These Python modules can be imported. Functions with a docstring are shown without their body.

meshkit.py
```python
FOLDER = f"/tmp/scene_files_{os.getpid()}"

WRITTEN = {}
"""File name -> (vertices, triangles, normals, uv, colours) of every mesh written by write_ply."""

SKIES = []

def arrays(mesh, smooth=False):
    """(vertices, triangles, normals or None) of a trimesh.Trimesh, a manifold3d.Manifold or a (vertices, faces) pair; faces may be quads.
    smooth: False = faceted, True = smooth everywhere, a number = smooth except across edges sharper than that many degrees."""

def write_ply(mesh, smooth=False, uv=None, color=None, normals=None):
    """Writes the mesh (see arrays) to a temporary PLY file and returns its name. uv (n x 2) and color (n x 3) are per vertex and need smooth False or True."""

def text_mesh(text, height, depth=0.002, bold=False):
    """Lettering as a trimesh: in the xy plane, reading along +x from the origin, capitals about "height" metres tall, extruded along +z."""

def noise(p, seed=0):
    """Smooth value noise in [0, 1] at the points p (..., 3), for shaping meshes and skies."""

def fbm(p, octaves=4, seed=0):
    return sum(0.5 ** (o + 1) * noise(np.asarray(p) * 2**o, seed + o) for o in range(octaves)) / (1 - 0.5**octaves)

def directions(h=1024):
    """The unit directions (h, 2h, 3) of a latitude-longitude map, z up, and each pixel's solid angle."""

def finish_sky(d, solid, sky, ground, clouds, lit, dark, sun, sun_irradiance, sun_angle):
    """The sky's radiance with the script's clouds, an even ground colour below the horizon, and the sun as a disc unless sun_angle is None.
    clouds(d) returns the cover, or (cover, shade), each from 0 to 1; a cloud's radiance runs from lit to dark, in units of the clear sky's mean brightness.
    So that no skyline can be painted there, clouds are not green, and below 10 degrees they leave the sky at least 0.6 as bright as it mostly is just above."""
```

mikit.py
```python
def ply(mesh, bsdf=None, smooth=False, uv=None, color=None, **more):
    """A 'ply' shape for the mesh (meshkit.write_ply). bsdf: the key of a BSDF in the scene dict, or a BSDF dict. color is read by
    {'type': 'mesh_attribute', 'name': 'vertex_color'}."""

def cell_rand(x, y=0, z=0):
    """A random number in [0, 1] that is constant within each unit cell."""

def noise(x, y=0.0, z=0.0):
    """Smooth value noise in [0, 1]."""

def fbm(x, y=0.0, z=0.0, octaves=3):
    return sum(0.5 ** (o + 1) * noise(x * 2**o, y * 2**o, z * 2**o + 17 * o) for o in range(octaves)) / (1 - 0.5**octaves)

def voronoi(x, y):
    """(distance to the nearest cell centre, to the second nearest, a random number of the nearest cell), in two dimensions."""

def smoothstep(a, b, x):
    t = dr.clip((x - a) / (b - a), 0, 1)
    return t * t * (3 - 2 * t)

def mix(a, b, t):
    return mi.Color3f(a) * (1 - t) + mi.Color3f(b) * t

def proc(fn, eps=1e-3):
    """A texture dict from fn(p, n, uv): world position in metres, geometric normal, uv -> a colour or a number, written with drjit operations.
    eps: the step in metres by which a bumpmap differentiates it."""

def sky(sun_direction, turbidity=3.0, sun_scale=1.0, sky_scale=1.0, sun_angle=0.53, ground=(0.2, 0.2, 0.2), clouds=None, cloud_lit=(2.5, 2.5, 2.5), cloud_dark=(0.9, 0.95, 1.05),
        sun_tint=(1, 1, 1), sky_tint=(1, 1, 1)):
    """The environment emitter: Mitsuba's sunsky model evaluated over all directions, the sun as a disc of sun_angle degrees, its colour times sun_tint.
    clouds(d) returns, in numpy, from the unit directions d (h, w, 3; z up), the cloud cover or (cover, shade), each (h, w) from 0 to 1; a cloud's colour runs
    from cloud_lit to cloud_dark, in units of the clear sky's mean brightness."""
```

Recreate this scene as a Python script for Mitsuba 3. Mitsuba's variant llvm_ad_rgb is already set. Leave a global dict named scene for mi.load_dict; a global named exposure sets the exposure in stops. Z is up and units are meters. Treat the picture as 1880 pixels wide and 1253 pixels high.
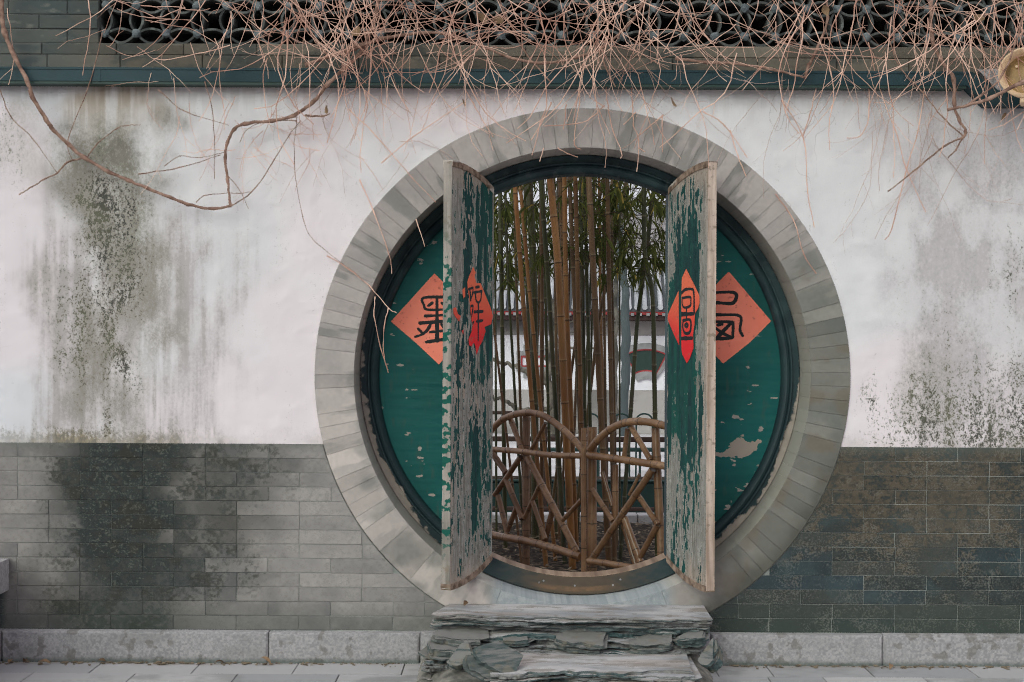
import math, random
import numpy as np
import trimesh
import drjit as dr
import mitsuba as mi
import mikit, meshkit
from mikit import noise, fbm, voronoi, cell_rand, smoothstep, mix, proc
from shapely.geometry import Polygon, LineString, Point, box as sbox
from shapely.ops import unary_union
from shapely import affinity

T = mi.ScalarTransform4f
scene, labels = {}, {}

# ------------------------------------------------------------------ camera, sky, exposure
EYE = np.array([0.0, -7.5, 1.47])
FPX, CX, CY = 3000.0, 940.0, 626.5            # focal length and centre in pixels of the 1880 x 1253 photograph
ROLL = math.radians(0.30)
RIGHT = np.array([math.cos(ROLL), 0, math.sin(ROLL)])
UP = np.array([-math.sin(ROLL), 0, math.cos(ROLL)])
scene['camera'] = {'type': 'perspective', 'fov': 2 * math.degrees(math.atan(940.0 / FPX)), 'fov_axis': 'x', 'near_clip': 0.05, 'far_clip': 2000.0,
                   'to_world': T().look_at(origin=EYE.tolist(), target=[0, 0, 1.47], up=UP.tolist())}
scene['sky'] = mikit.sky((-0.40, -0.84, 0.46), turbidity=4, sun_scale=0.62, sun_angle=40, sky_scale=1.0, clouds=lambda d: (0.97, 0.25),
                         cloud_lit=(3.10, 3.14, 3.38), cloud_dark=(1.3, 1.32, 1.42), ground=(0.22, 0.21, 0.21), sun_tint=(0.70, 1.00, 1.36))
exposure = 1.60


def ray(px, py):
    dx, dy = px - CX, py - CY
    return RIGHT * dx - UP * dy + np.array([0, FPX, 0])


def at(px, py, Y):
    """The point of the plane y = Y that stands at that pixel of the photograph."""
    d = ray(px, py)
    return EYE + d * ((Y + 7.5) / d[1])


def on_plane(px, py, p0, n):
    d = ray(px, py)
    return EYE + d * (np.dot(p0 - EYE, n) / np.dot(d, n))


def lin(r, g, b, k=1.0):
    """Linear colour from 0-255 display values."""
    return [float(k * (((c / 255 + 0.055) / 1.055) ** 2.4 if c > 10 else c / 255 / 12.92)) for c in (r, g, b)]


def C(r, g, b, k=1.0):
    return mi.Color3f(*lin(r, g, b, k))


# ------------------------------------------------------------------ book-keeping
def numbered(key):
    if key not in USED:
        USED.add(key)
        return key
    i = COUNT.get(key, 0)
    while True:
        i += 1
        k = f'{key}_{i:03d}'
        if k not in USED:
            COUNT[key] = i
            USED.add(k)
            return k


USED, COUNT = set(), {}


def tag(key, label=None, cat=None, group=None, kind=None):
    d = labels.setdefault(key, {})
    for k, v in (('label', label), ('category', cat), ('group', group), ('kind', kind)):
        if v:
            d[k] = v
    return key


def thing(name, label, cat, group=None):
    return tag(numbered(name), label, cat, group)


def add(name, mesh, mat, parent=None, smooth=False, uv=None):
    key = numbered((parent + '__' if parent else '') + name)
    scene[key] = mikit.ply(mesh, mat, smooth=smooth, uv=uv)
    return key


def cat(meshes):
    V, F, n = [], [], 0
    for m in meshes:
        v, f = (m.vertices, m.faces) if hasattr(m, 'vertices') else m
        V.append(np.asarray(v, float)); F.append(np.asarray(f) + n); n += len(v)
    return trimesh.Trimesh(np.vstack(V), np.vstack(F), process=False)


def prism(poly, y0, y1):
    """A polygon in (x, z) as a solid from y0 (front) to y1 (back)."""
    polys = [g for g in getattr(poly, 'geoms', [poly]) if g.geom_type == 'Polygon' and g.area > 1e-6]
    out = []
    for g in polys:
        m = trimesh.creation.extrude_polygon(g, y1 - y0, engine='earcut')
        v = m.vertices
        out.append((np.stack([v[:, 0], y1 - v[:, 2], v[:, 1]], 1), m.faces))
    return cat(out)


def flat(poly, z0, z1):
    """A polygon in (x, y) as a solid from z0 to z1."""
    out = []
    for g in getattr(poly, 'geoms', [poly]):
        if g.geom_type == 'Polygon' and g.area > 1e-7:
            m = trimesh.creation.extrude_polygon(g, z1 - z0, engine='earcut')
            out.append((m.vertices + [0, 0, z0], m.faces))
    return cat(out)


def bev_box(x0, x1, y0, y1, z0, z1, c=0.003):
    """A box whose front (y0), top and side edges are bevelled; 8 + 8 vertices."""
    c = min(c, (x1 - x0) / 3, (z1 - z0) / 3, (y1 - y0) / 2)
    V = []
    for y, i in ((y1, 0), (y0 + c, 0), (y0, c)):
        V += [(x0 + i, y, z0 + i), (x1 - i, y, z0 + i), (x1 - i, y, z1 - i), (x0 + i, y, z1 - i)]
    F = [(8, 9, 10), (8, 10, 11), (0, 2, 1), (0, 3, 2)]
    for a in (0, 4):
        for k in range(4):
            j = (k + 1) % 4
            F += [(a + k, a + j, a + 4 + j), (a + k, a + 4 + j, a + 4 + k)]
    return trimesh.Trimesh(np.array(V), np.array(F), process=False)


def tube(path, rad, sides=6, cap=True):
    """A tube along the path; rad: a number or one per point."""
    P = np.asarray(path, float)
    n = len(P)
    R = np.broadcast_to(np.asarray(rad, float), (n,))
    t = np.gradient(P, axis=0)
    t /= np.linalg.norm(t, axis=1, keepdims=True) + 1e-12
    a = np.array([0.31, 0.17, 0.93]) if abs(t[0] @ np.array([0.31, 0.17, 0.93])) < 0.9 else np.array([1.0, 0.1, 0])
    V = []
    ang = np.arange(sides) * 2 * np.pi / sides
    for i in range(n):
        u = a - t[i] * (a @ t[i]); u /= np.linalg.norm(u)
        w = np.cross(t[i], u)
        a = u
        V.append(P[i] + R[i] * (np.cos(ang)[:, None] * u + np.sin(ang)[:, None] * w))
    V = np.vstack(V)
    F = []
    for i in range(n - 1):
        for k in range(sides):
            j = (k + 1) % sides
            F += [(i * sides + k, i * sides + j, (i + 1) * sides + j), (i * sides + k, (i + 1) * sides + j, (i + 1) * sides + k)]
    if cap:
        V = np.vstack([V, V[:sides], V[-sides:]])          # the ends have vertices of their own, so that they shade flat
        a, b = n * sides, (n + 1) * sides
        for k in range(1, sides - 1):
            F += [(a, a + k + 1, a + k), (b, b + k, b + k + 1)]
    return trimesh.Trimesh(V, np.array(F), process=False)


def spline(P, n=8):
    """Catmull-Rom through the points, n steps for each span."""
    P = np.asarray(P, float)
    Q = np.vstack([2 * P[0] - P[1], P, 2 * P[-1] - P[-2]])
    out = []
    for i in range(1, len(Q) - 2):
        for s in np.arange(n) / n:
            p0, p1, p2, p3 = Q[i - 1:i + 3]
            out.append(0.5 * (2 * p1 + (p2 - p0) * s + (2 * p0 - 5 * p1 + 4 * p2 - p3) * s * s + (3 * p1 - p0 - 3 * p2 + p3) * s ** 3))
    out.append(P[-1])
    return np.array(out)


def const_uv(m, u, v):
    return np.tile([[u, v]], (len(m.vertices), 1))


# ------------------------------------------------------------------ materials
def bsdf(name, color, rough=0.85, spec=0.3, bump=None, scale=0.002, eps=0.0015, **more):
    d = {'type': 'principled', 'base_color': {'type': 'rgb', 'value': color} if isinstance(color, (list, tuple)) else proc(color),
         'roughness': rough if isinstance(rough, float) else proc(rough), 'specular': spec, **more}
    if bump is not None:
        d = {'type': 'bumpmap', 'arbitrary': proc(bump, eps=eps), 'scale': scale, 'bsdf': d}
    scene[name] = {'type': 'twosided', 'bsdf': d}


def st(n, k=2.2):
    return dr.clip((n - 0.5) * k + 0.5, 0, 1)


def window(x, a, b, c, d):
    return smoothstep(a, b, x) * (1 - smoothstep(c, d, x))


def XP(px):
    return (px - 940) / 400


def ZP(py):
    return 1.47 - (py - 626.5) / 400


def ellipse(x, z, px, py, rx, rz):
    """1 in the middle of a patch on the wall, falling to 0 at its rim."""
    return dr.clip(1 - dr.sqrt(dr.square((x - XP(px)) / (rx / 400)) + dr.square((z - ZP(py)) / (rz / 400))), 0, 1)


def plaster_color(p, n, uv):
    x, z = p.x, p.z
    u, w = x * 400 + 940, 626.5 - (z - 1.47) * 400           # along and down the wall in units of 2.5 mm
    wx, wz = fbm(x * 5, z * 4, 1.0, octaves=4) - 0.5, fbm(x * 5, z * 4, 41.0, octaves=4) - 0.5
    U, W = u + wx * 190, w + wz * 220
    ex, ez = x + wx * 0.22, z + wz * 0.22
    blot = st(fbm(x * 9, z * 6, 3.0, octaves=4), 2.8)
    strk = st(fbm(x * 36, z * 2.4, 5.0, octaves=4), 2.6)
    fine = st(fbm(x * 110, z * 80, 9.0, octaves=3), 2.6)
    tiny = st(fbm(x * 300, z * 230, 2.0, octaves=2), 2.2)
    m = fine * 0.42 + tiny * 0.33 + strk * 0.25
    big = st(fbm(x * 1.4, z * 1.6, 7.0, octaves=3), 2.6)
    c = mix(C(224, 220, 223, 0.98), C(214, 210, 214, 0.98), blot * 0.6 + tiny * 0.25)
    c = mix(c, C(210, 208, 214), smoothstep(190, 20, u) * 0.8)
    c = mix(c, C(232, 214, 219), smoothstep(0.45, 0.8, st(fbm(x * 1.1, z * 0.9, 17.0, octaves=3), 2.4)) * 0.55)
    # pinkish grey damp, left and right
    haze = window(U, 10, 110, 340, 470) * smoothstep(330, 470, W) * 1.25
    c = mix(c, mix(C(190, 180, 183), C(172, 164, 164), strk), dr.clip(haze * (0.12 + 0.6 * strk * (0.3 + 0.8 * m) + 0.45 * blot * m + 0.2 * blot), 0, 0.9))
    hz = 1.25 * smoothstep(1560, 1700, U) * (0.45 + 0.55 * smoothstep(300, 460, W)) * (1 - 0.95 * smoothstep(0.0, 0.5, ellipse(ex, ez, 1645, 720, 95, 200)))
    c = mix(c, mix(C(192, 182, 186), C(172, 166, 168), m), dr.clip(hz * (0.34 + 0.8 * blot * (0.35 + 0.9 * m)), 0, 0.9))
    c = mix(c, C(158, 152, 148), dr.clip(smoothstep(0.0, 0.6, ellipse(ex, ez, 1715, 700, 80, 130)) * 0.7 * (0.3 + m), 0, 0.8))
    # brown runs below the gutter
    top = smoothstep(215, 150, w + (strk - 0.5) * 50)
    c = mix(c, C(160, 148, 142), top * 0.6 * (0.4 + 0.6 * strk))
    run = window(U, 120, 190, 230, 300) * smoothstep(330, 180, w + (strk - 0.5) * 120)
    c = mix(c, C(146, 126, 104), dr.clip(run * (0.15 + 1.0 * strk), 0, 0.8))
    left = window(U, -60, 0, 70, 130) * window(W, 170, 210, 330, 420)
    c = mix(c, C(182, 174, 172), left * dr.clip(0.2 + m, 0, 1) * 0.7)
    # grey-green body of the mildew column
    col = dr.maximum(window(U, 90, 165, 240, 330) * window(W, 210, 300, 520, 1000), dr.clip(ellipse(ex, ez, 208, 380, 105, 200) * 2.2, 0, 1))
    c = mix(c, mix(C(150, 143, 134), C(110, 106, 94), blot), dr.clip(col * (0.36 + 0.8 * m + 0.5 * (blot - 0.5)), 0, 0.94))
    core = dr.clip(ellipse(ex, ez, 212, 390, 80, 190) * 2.4, 0, 1)
    c = mix(c, mix(C(118, 116, 96), C(78, 80, 66), blot * 0.6 + fine * 0.4), core * (0.35 + 0.55 * m))
    smoke = window(U, 40, 160, 240, 370) * window(W, 220, 380, 560, 900)
    c = mix(c, C(158, 150, 145), smoke * (0.2 + 0.5 * blot))
    # dark speckle: growth in patches, denser in their middle
    d = ellipse(ex, z, 208, 385, 90, 170) * 0.95 + ellipse(ex, z, 165, 380, 60, 120) * 0.35 + ellipse(ex, z, 228, 560, 50, 130) * 0.60 + ellipse(ex, z, 237, 670, 28, 85) * 0.75 \
        + ellipse(ex, z, 200, 790, 22, 50) * 0.6 + ellipse(ex, z, 200, 680, 90, 200) * 0.45 + ellipse(ex, z, 120, 640, 55, 130) * 0.40 + ellipse(ex, z, 22, 265, 50, 95) * 0.42 \
        + ellipse(ex, z, 150, 520, 80, 200) * 0.35 + ellipse(ex, z, 180, 520, 110, 260) * 0.25
    d2 = ellipse(ex, z, 1830, 790, 330, 150) * 0.92 + ellipse(ex, z, 1860, 500, 80, 130) * 0.42 + ellipse(ex, z, 1740, 590, 60, 90) * 0.42 + ellipse(ex, z, 1712, 720, 80, 90) * 0.36 \
        + ellipse(ex, z, 1592, 720, 18, 70) * 0.5 + ellipse(ex, z, 1840, 660, 110, 80) * 0.3
    # the same damp goes on along the wall to either side, as chance has it
    d = d + d2 + smoothstep(2.4, 2.9, dr.abs(x)) * big * 0.45
    g = fine * 0.40 + tiny * 0.40 + strk * 0.20
    c = mix(c, C(146, 139, 133), smoothstep(0.84 - d * 0.75, 1.15 - d * 0.75, g) * 0.75)
    c = mix(c, mix(C(60, 60, 56), C(96, 95, 78), blot), smoothstep(0.97 - d * 0.60, 1.16 - d * 0.60, g) * 0.9)
    # rising damp and moss along the foot
    foot = smoothstep(786, 812, w + (m - 0.5) * 26) * (0.2 + 0.8 * window(u, -50, 60, 340, 460))
    c = mix(c, mix(C(146, 132, 106), C(110, 104, 90), fine), dr.clip(foot * (0.2 + 0.9 * blot), 0, 0.85))
    # hairline cracks
    cr = dr.abs(fbm(x * 3.0, z * 2.4, 11.0, octaves=4) - 0.5)
    return mix(c, C(150, 138, 136), (1 - smoothstep(0.0, 0.003, cr)) * smoothstep(0.56, 0.66, fbm(x * 1.7, z * 1.7, 21.0)) * 0.55)


bsdf('m_plaster', plaster_color, rough=0.93, spec=0.15, bump=lambda p, n, uv: fbm(p.x * 14, p.z * 14, p.y, octaves=4) * 0.8 + fbm(p.x * 90, p.z * 90, 4.0) * 0.15, scale=0.014)


def brick_color(p, n, uv):
    x, z = p.x, p.z
    u, w = x * 400 + 940, 626.5 - (z - 1.47) * 400           # along and down the wall in units of 2.5 mm
    r1, r2 = uv.x, uv.y
    wide = fbm(x * 4, z * 5, 0.3, octaves=4)
    wb = (wide - 0.5) * 210 + (r1 - 0.5) * 60
    blot = st(fbm(x * 11, z * 13, r1 * 2, octaves=4), 2.6)
    fine = st(fbm(x * 70, z * 75, r2 * 9, octaves=3), 2.6)
    tiny = st(fbm(x * 210, z * 220, 3.0, octaves=2), 2.2)
    left = smoothstep(1300, 700, u)
    light = mix(C(121, 117, 117), C(174, 166, 163), r1 * 0.5 + blot * 0.5)
    light = mix(light * 0.85, light, smoothstep(330, 600, u))
    right = mix(mix(C(46, 53, 54), C(76, 77, 74), r1 * 0.6 + tiny * 0.4), C(46, 62, 72), smoothstep(0.74, 1.0, r2) * smoothstep(900, 1060, w + wb) * 0.7)
    c = mix(right, light, left)
    c = mix(c, c * 0.55, blot * (0.25 + 0.6 * fine) * (1 - 0.4 * left))
    c = mix(c, C(70, 88, 92), smoothstep(0.55, 0.9, st(fbm(x * 6, z * 9, 14.0, octaves=4), 2.4)) * (1 - left) * 0.25)
    c = mix(c, C(58, 74, 78), smoothstep(20, 4, u) * smoothstep(1040, 1060, w) * 0.8)
    # brown crust, mostly on the right-hand stretch
    br = dr.clip(ellipse(x, z, 1680, 900, 330, 170) * 1.5, 0, 1) * 0.6 + 0.25
    br = smoothstep(0.98 - br, 1.35 - br, blot * 0.35 + st(wide, 3) * 0.25 + fine * 0.25 + tiny * 0.25)
    c = mix(c, mix(C(66, 58, 49), C(100, 87, 73), fine), br * (1 - left) * 0.72)
    # black growth below the mildew column
    b1 = window(u + wb, 0, 180, 270, 450) * (0.72 + 0.28 * smoothstep(1160, 900, w))
    b2 = window(u + wb, 290, 390, 430, 570) * 0.66 * smoothstep(1120, 960, w + wb)
    body = dr.maximum(dr.maximum(b1, b2), dr.clip(ellipse(x, z, 240, 930, 150, 230) * 2.6, 0, 1) * window(u + wb * 0.5, 80, 150, 270, 330))
    g = fine * 0.4 + tiny * 0.2 + blot * 0.4
    c = mix(c, mix(C(46, 53, 54), C(60, 55, 46), st(wide, 3)), dr.clip(body * 0.98, 0, 0.88))
    blk = smoothstep(0.80 - body * 0.80, 1.36 - body * 0.80, g)
    c = mix(c, mix(mix(C(36, 41, 42), C(52, 60, 60), fine), C(58, 53, 46), smoothstep(0.5, 0.9, blot) * 0.55), blk * dr.clip(body * 2.5, 0, 1) * 0.93)
    c = mix(c, C(126, 122, 112), smoothstep(0.64, 0.88, tiny * 0.5 + fine * 0.5) * body * 0.36)
    # wet green foot, top course soiled from above
    c = mix(c, C(60, 68, 63), smoothstep(1085, 1150, w + wb * 0.25) * (0.75 - 0.3 * left))
    c = mix(c, C(92, 98, 92), smoothstep(834, 818, w) * 0.4 * (1 - body))
    # efflorescence
    c = mix(c, C(136, 134, 128), smoothstep(0.55, 0.95, tiny * 0.6 + blot * 0.4) * 0.35 * (1 - blk))
    return mix(c, c * 0.7, smoothstep(0.5, 0.9, tiny * 0.5 + fine * 0.5) * 0.35)


bsdf('m_brick', brick_color, rough=0.88, spec=0.25, bump=lambda p, n, uv: fbm(p.x * 60, p.z * 60, p.y * 60, octaves=3), scale=0.004)
bsdf('m_mortar', lambda p, n, uv: mix(mix(C(122, 126, 124), C(158, 158, 154), st(fbm(p.x * 8, p.z * 8, 1.0))), C(58, 62, 60), smoothstep(-0.95, -1.35, p.x) * smoothstep(-2.3, -2.1, p.x) * 0.8), rough=0.95)


def ring_color(p, n, uv):
    x, z = p.x - 0.3237, p.z - 1.311
    rr, an = dr.sqrt(x * x + z * z), dr.atan2(x, z)
    wide = fbm(p.x * 6, p.z * 6, uv.x * 2, octaves=3)
    fine = st(fbm(p.x * 70, p.z * 70, uv.y * 5, octaves=4), 2.6)
    rad = st(fbm(an * 22, rr * 5, 3.0, octaves=4), 2.6)          # streaks that run across the ring
    up = smoothstep(-0.35, 0.65, z - x * 0.25)
    k = uv.x * (1 - 0.35 * up)
    c = mix(mix(C(163, 153, 149), C(202, 190, 185), k), mix(C(163, 153, 151), C(182, 171, 168), k), up)
    rt = smoothstep(0.1, 0.9, x) * (1 - smoothstep(0.3, 0.75, z))
    c = mix(c, mix(C(106, 104, 99), C(138, 134, 128), uv.x), rt)
    c = mix(c, C(104, 106, 102), smoothstep(0.55, 0.9, rad) * (0.28 + 0.2 * up))
    c = mix(c, C(172, 164, 161), smoothstep(0.45, 0.15, rad) * 0.35 * up)
    c = mix(c, C(88, 94, 92), smoothstep(0.5, 0.72, wide + (uv.y - 0.5) * 0.22) * 0.5 * (1 - 0.6 * up))
    c = mix(c, C(112, 98, 82), smoothstep(0.56, 0.75, fbm(p.x * 9, p.z * 9, 8.0)) * rt * 0.5)
    c = mix(c, c * 0.75, fine * 0.35)
    # soiled outer rim low on the right
    c = mix(c, C(66, 64, 57), smoothstep(1.12, 1.22, rr + (wide - 0.5) * 0.16) * smoothstep(-0.1, -0.7, z) * smoothstep(0.1, 0.5, x) * 0.65)
    # light painted onto the faces inside the opening, which lie dim in the recess
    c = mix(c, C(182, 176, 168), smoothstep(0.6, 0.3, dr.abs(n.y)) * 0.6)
    # the worn stones under the threshold are bluish
    sill = smoothstep(-0.93, -0.99, z) * smoothstep(0.45, 0.38, dr.abs(x))
    return mix(c, mix(C(128, 138, 146), C(160, 164, 168), fine), sill * 0.8)


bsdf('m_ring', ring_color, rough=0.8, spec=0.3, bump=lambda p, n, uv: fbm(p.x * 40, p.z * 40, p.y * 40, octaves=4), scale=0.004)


def frame_color(p, n, uv):
    x, z = p.x - 0.3237, p.z - 1.311
    r = dr.sqrt(x * x + z * z)
    a = fbm(p.x * 30, p.z * 30, 2.0, octaves=4)
    c = mix(C(38, 56, 62), C(60, 82, 85), st(fbm(p.x * 14, p.z * 14, 1.0, octaves=4), 2.4) * smoothstep(-0.3, 0.6, z))
    low = smoothstep(0.35, -0.45, z)
    peel = smoothstep(0.0, 0.012, r - 1.034 + low * 0.032 * (0.35 + st(fbm(p.x * 7, p.z * 7, 4.0), 2.5)) + (a - 0.5) * 0.05 - 0.012) * smoothstep(0.3, 0.05, z)
    wood = mix(C(150, 136, 126), C(176, 164, 156), a)
    c = mix(c, wood, peel)
    dust = smoothstep(0.6, 0.75, a) * smoothstep(0.2, 0.6, z)
    c = mix(c, C(96, 104, 104), dust * 0.3)
    # the foot of the frame is rubbed to bare brown wood
    sill = smoothstep(-0.82, -0.9, z) * smoothstep(0.42, 0.15, dr.abs(x))
    c = mix(c, mix(C(52, 58, 58), C(112, 86, 64), smoothstep(0.45, 0.75, fbm(p.x * 30, p.z * 40, 3.0, octaves=4) + 0.3 * smoothstep(-0.985, -1.03, z) - 0.1)), sill * 0.7)
    worn = smoothstep(0.3, 0.8, n.z) * smoothstep(-0.7, -0.9, z) * smoothstep(0.965, 0.956, r)
    return mix(c, mix(C(120, 98, 82), C(176, 148, 126), a), worn * 0.85)


bsdf('m_frame', frame_color, rough=0.55, spec=0.4, bump=lambda p, n, uv: fbm(p.x * 40, p.z * 40, p.y * 10, octaves=3), scale=0.0025)


def panel_color(p, n, uv):
    x, z = p.x, p.z
    c = mix(C(15, 80, 79), C(22, 97, 96), st(fbm(x * 3, z * 3, 1.0)))
    c = mix(c, C(44, 110, 98), st(fbm(x * 4, z * 60, 6.0), 3) * 0.18)
    c = mix(c, c * 0.72, st(fbm(x * 5, z * 2.2, 9.0, octaves=4), 2.6) * 0.45)
    c = mix(c, C(70, 84, 76), smoothstep(0.62, 0.85, fbm(x * 40, z * 12, 7.0, octaves=4)) * 0.35)
    f = fbm(x * 16, z * 34, 4.0, octaves=4)
    low = smoothstep(1.25, 0.75, z)
    rt = smoothstep(0.3, 0.4, x)
    chip = smoothstep(0.86 - low * (0.03 + 0.08 * rt), 0.88 - low * (0.03 + 0.08 * rt), f + 0.08)
    c = mix(c, mix(C(138, 134, 128), C(160, 152, 146), st(f)), chip)
    g = fbm(x * 22, z * 30, 14.0, octaves=4) - 0.5
    big = ellipse(x + g * 0.10, z + g * 0.09, 1385, 822, 34, 15) * 1.1 + ellipse(x + g * 0.1, z + g * 0.1, 1325, 985, 26, 30) + ellipse(x + g * 0.12, z + g * 0.1, 1365, 836, 40, 9)
    return mix(c, C(164, 150, 140), smoothstep(0.12, 0.17, big))


bsdf('m_panel', panel_color, rough=0.55, spec=0.2, bump=lambda p, n, uv: fbm(p.x * 9, p.z * 60, 1.0, octaves=3) + fbm(p.x * 3, p.z * 3, 1.0), scale=0.002)


def leaf_mask(uv):
    """Where the paint still holds. uv.x: metres from the hinge (+10 on the right-hand leaf); uv.y: height."""
    k = dr.floor(uv.x / 10)
    s, z, lf = uv.x - k * 10, uv.y, 1 - dr.minimum(k, 1)
    st1 = st(fbm(s * 36, z * 2.8, 3.0 + lf * 7, octaves=4), 2.5)
    st2 = st(fbm(s * 95, z * 30, 5.0 + lf * 3, octaves=4), 2.5)
    st3 = st(fbm(s * 16, z * 9, 8.0 + lf * 3, octaves=3), 2.4)
    t = z - 1.316 + (st3 - 0.5) * 0.12
    far = 1 - s / 0.40 + (st1 - 0.5) * 0.15
    gl = 0.33 + 0.42 * smoothstep(0.45, 0.75, far) * smoothstep(-0.1, 0.15, t) + 0.16 * window(far, 0.25, 0.32, 0.45, 0.52) * smoothstep(0.1, 0.4, t) \
        + 0.24 * window(-t, 0.15, 0.3, 0.55, 0.75) * smoothstep(0.2, 0.6, far)
    gr = 0.32 + 0.46 * smoothstep(0.10, 0.24, far) * window(t, -0.52, -0.2, 0.30, 0.55) + 0.14 * smoothstep(0.25, 0.4, far) * window(t, -0.1, 0.05, 0.2, 0.4) + 0.30 * window(far, 0.25, 0.35, 0.75, 0.85) * window(t, 0.2, 0.4, 0.62, 0.75)
    gl, gr = gl - 0.04, gr + 0.02
    g = gl * lf + gr * (1 - lf) - 0.5 * smoothstep(0.016, 0.006, s) - 0.5 * smoothstep(0.84, 0.95, dr.abs(t)) - 0.5 * smoothstep(0.35, 0.385, s) * (1 - lf)
    v = st1 * 0.42 + st2 * 0.40 + st3 * 0.18
    return smoothstep(0.99 - g, 1.01 - g, v + 0.08), st1, st2, smoothstep(0.925 - g, 0.985 - g, v + 0.08)


def leaf_color(p, n, uv):
    m, a, b, primer = leaf_mask(uv)
    wood = mix(C(122, 120, 115), C(164, 158, 153), b * 0.6 + a * 0.4)
    wood = mix(wood, C(178, 154, 138), smoothstep(0.62, 0.9, a) * 0.5)
    wood = mix(wood, C(100, 92, 84), smoothstep(0.60, 0.72, fbm(uv.x * 90, uv.y * 6, 8.0)) * 0.5)
    t = dr.abs(uv.y - 1.316)
    wood = mix(wood, C(170, 150, 136), smoothstep(0.80, 0.94, t) * 0.6)
    wood = mix(wood, C(186, 184, 178), primer * 0.55 * smoothstep(0.35, 0.6, fbm(uv.x * 40, uv.y * 20, 2.0)))
    wood = mix(wood, C(92, 84, 76), smoothstep(0.70, 0.80, fbm(uv.x * 160, uv.y * 90, 7.0, octaves=2)) * 0.6)
    green = mix(mix(C(22, 78, 71), C(26, 56, 58), a), C(48, 92, 86), smoothstep(0.6, 0.9, b) * 0.25)
    return mix(wood, green, m)


bsdf('m_leaf', leaf_color, rough=0.75, spec=0.25, bump=lambda p, n, uv: leaf_mask(uv)[0] * 0.5 + fbm(uv.x * 60, uv.y * 25, 1.0, octaves=3) * 0.6, scale=0.005)


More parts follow.
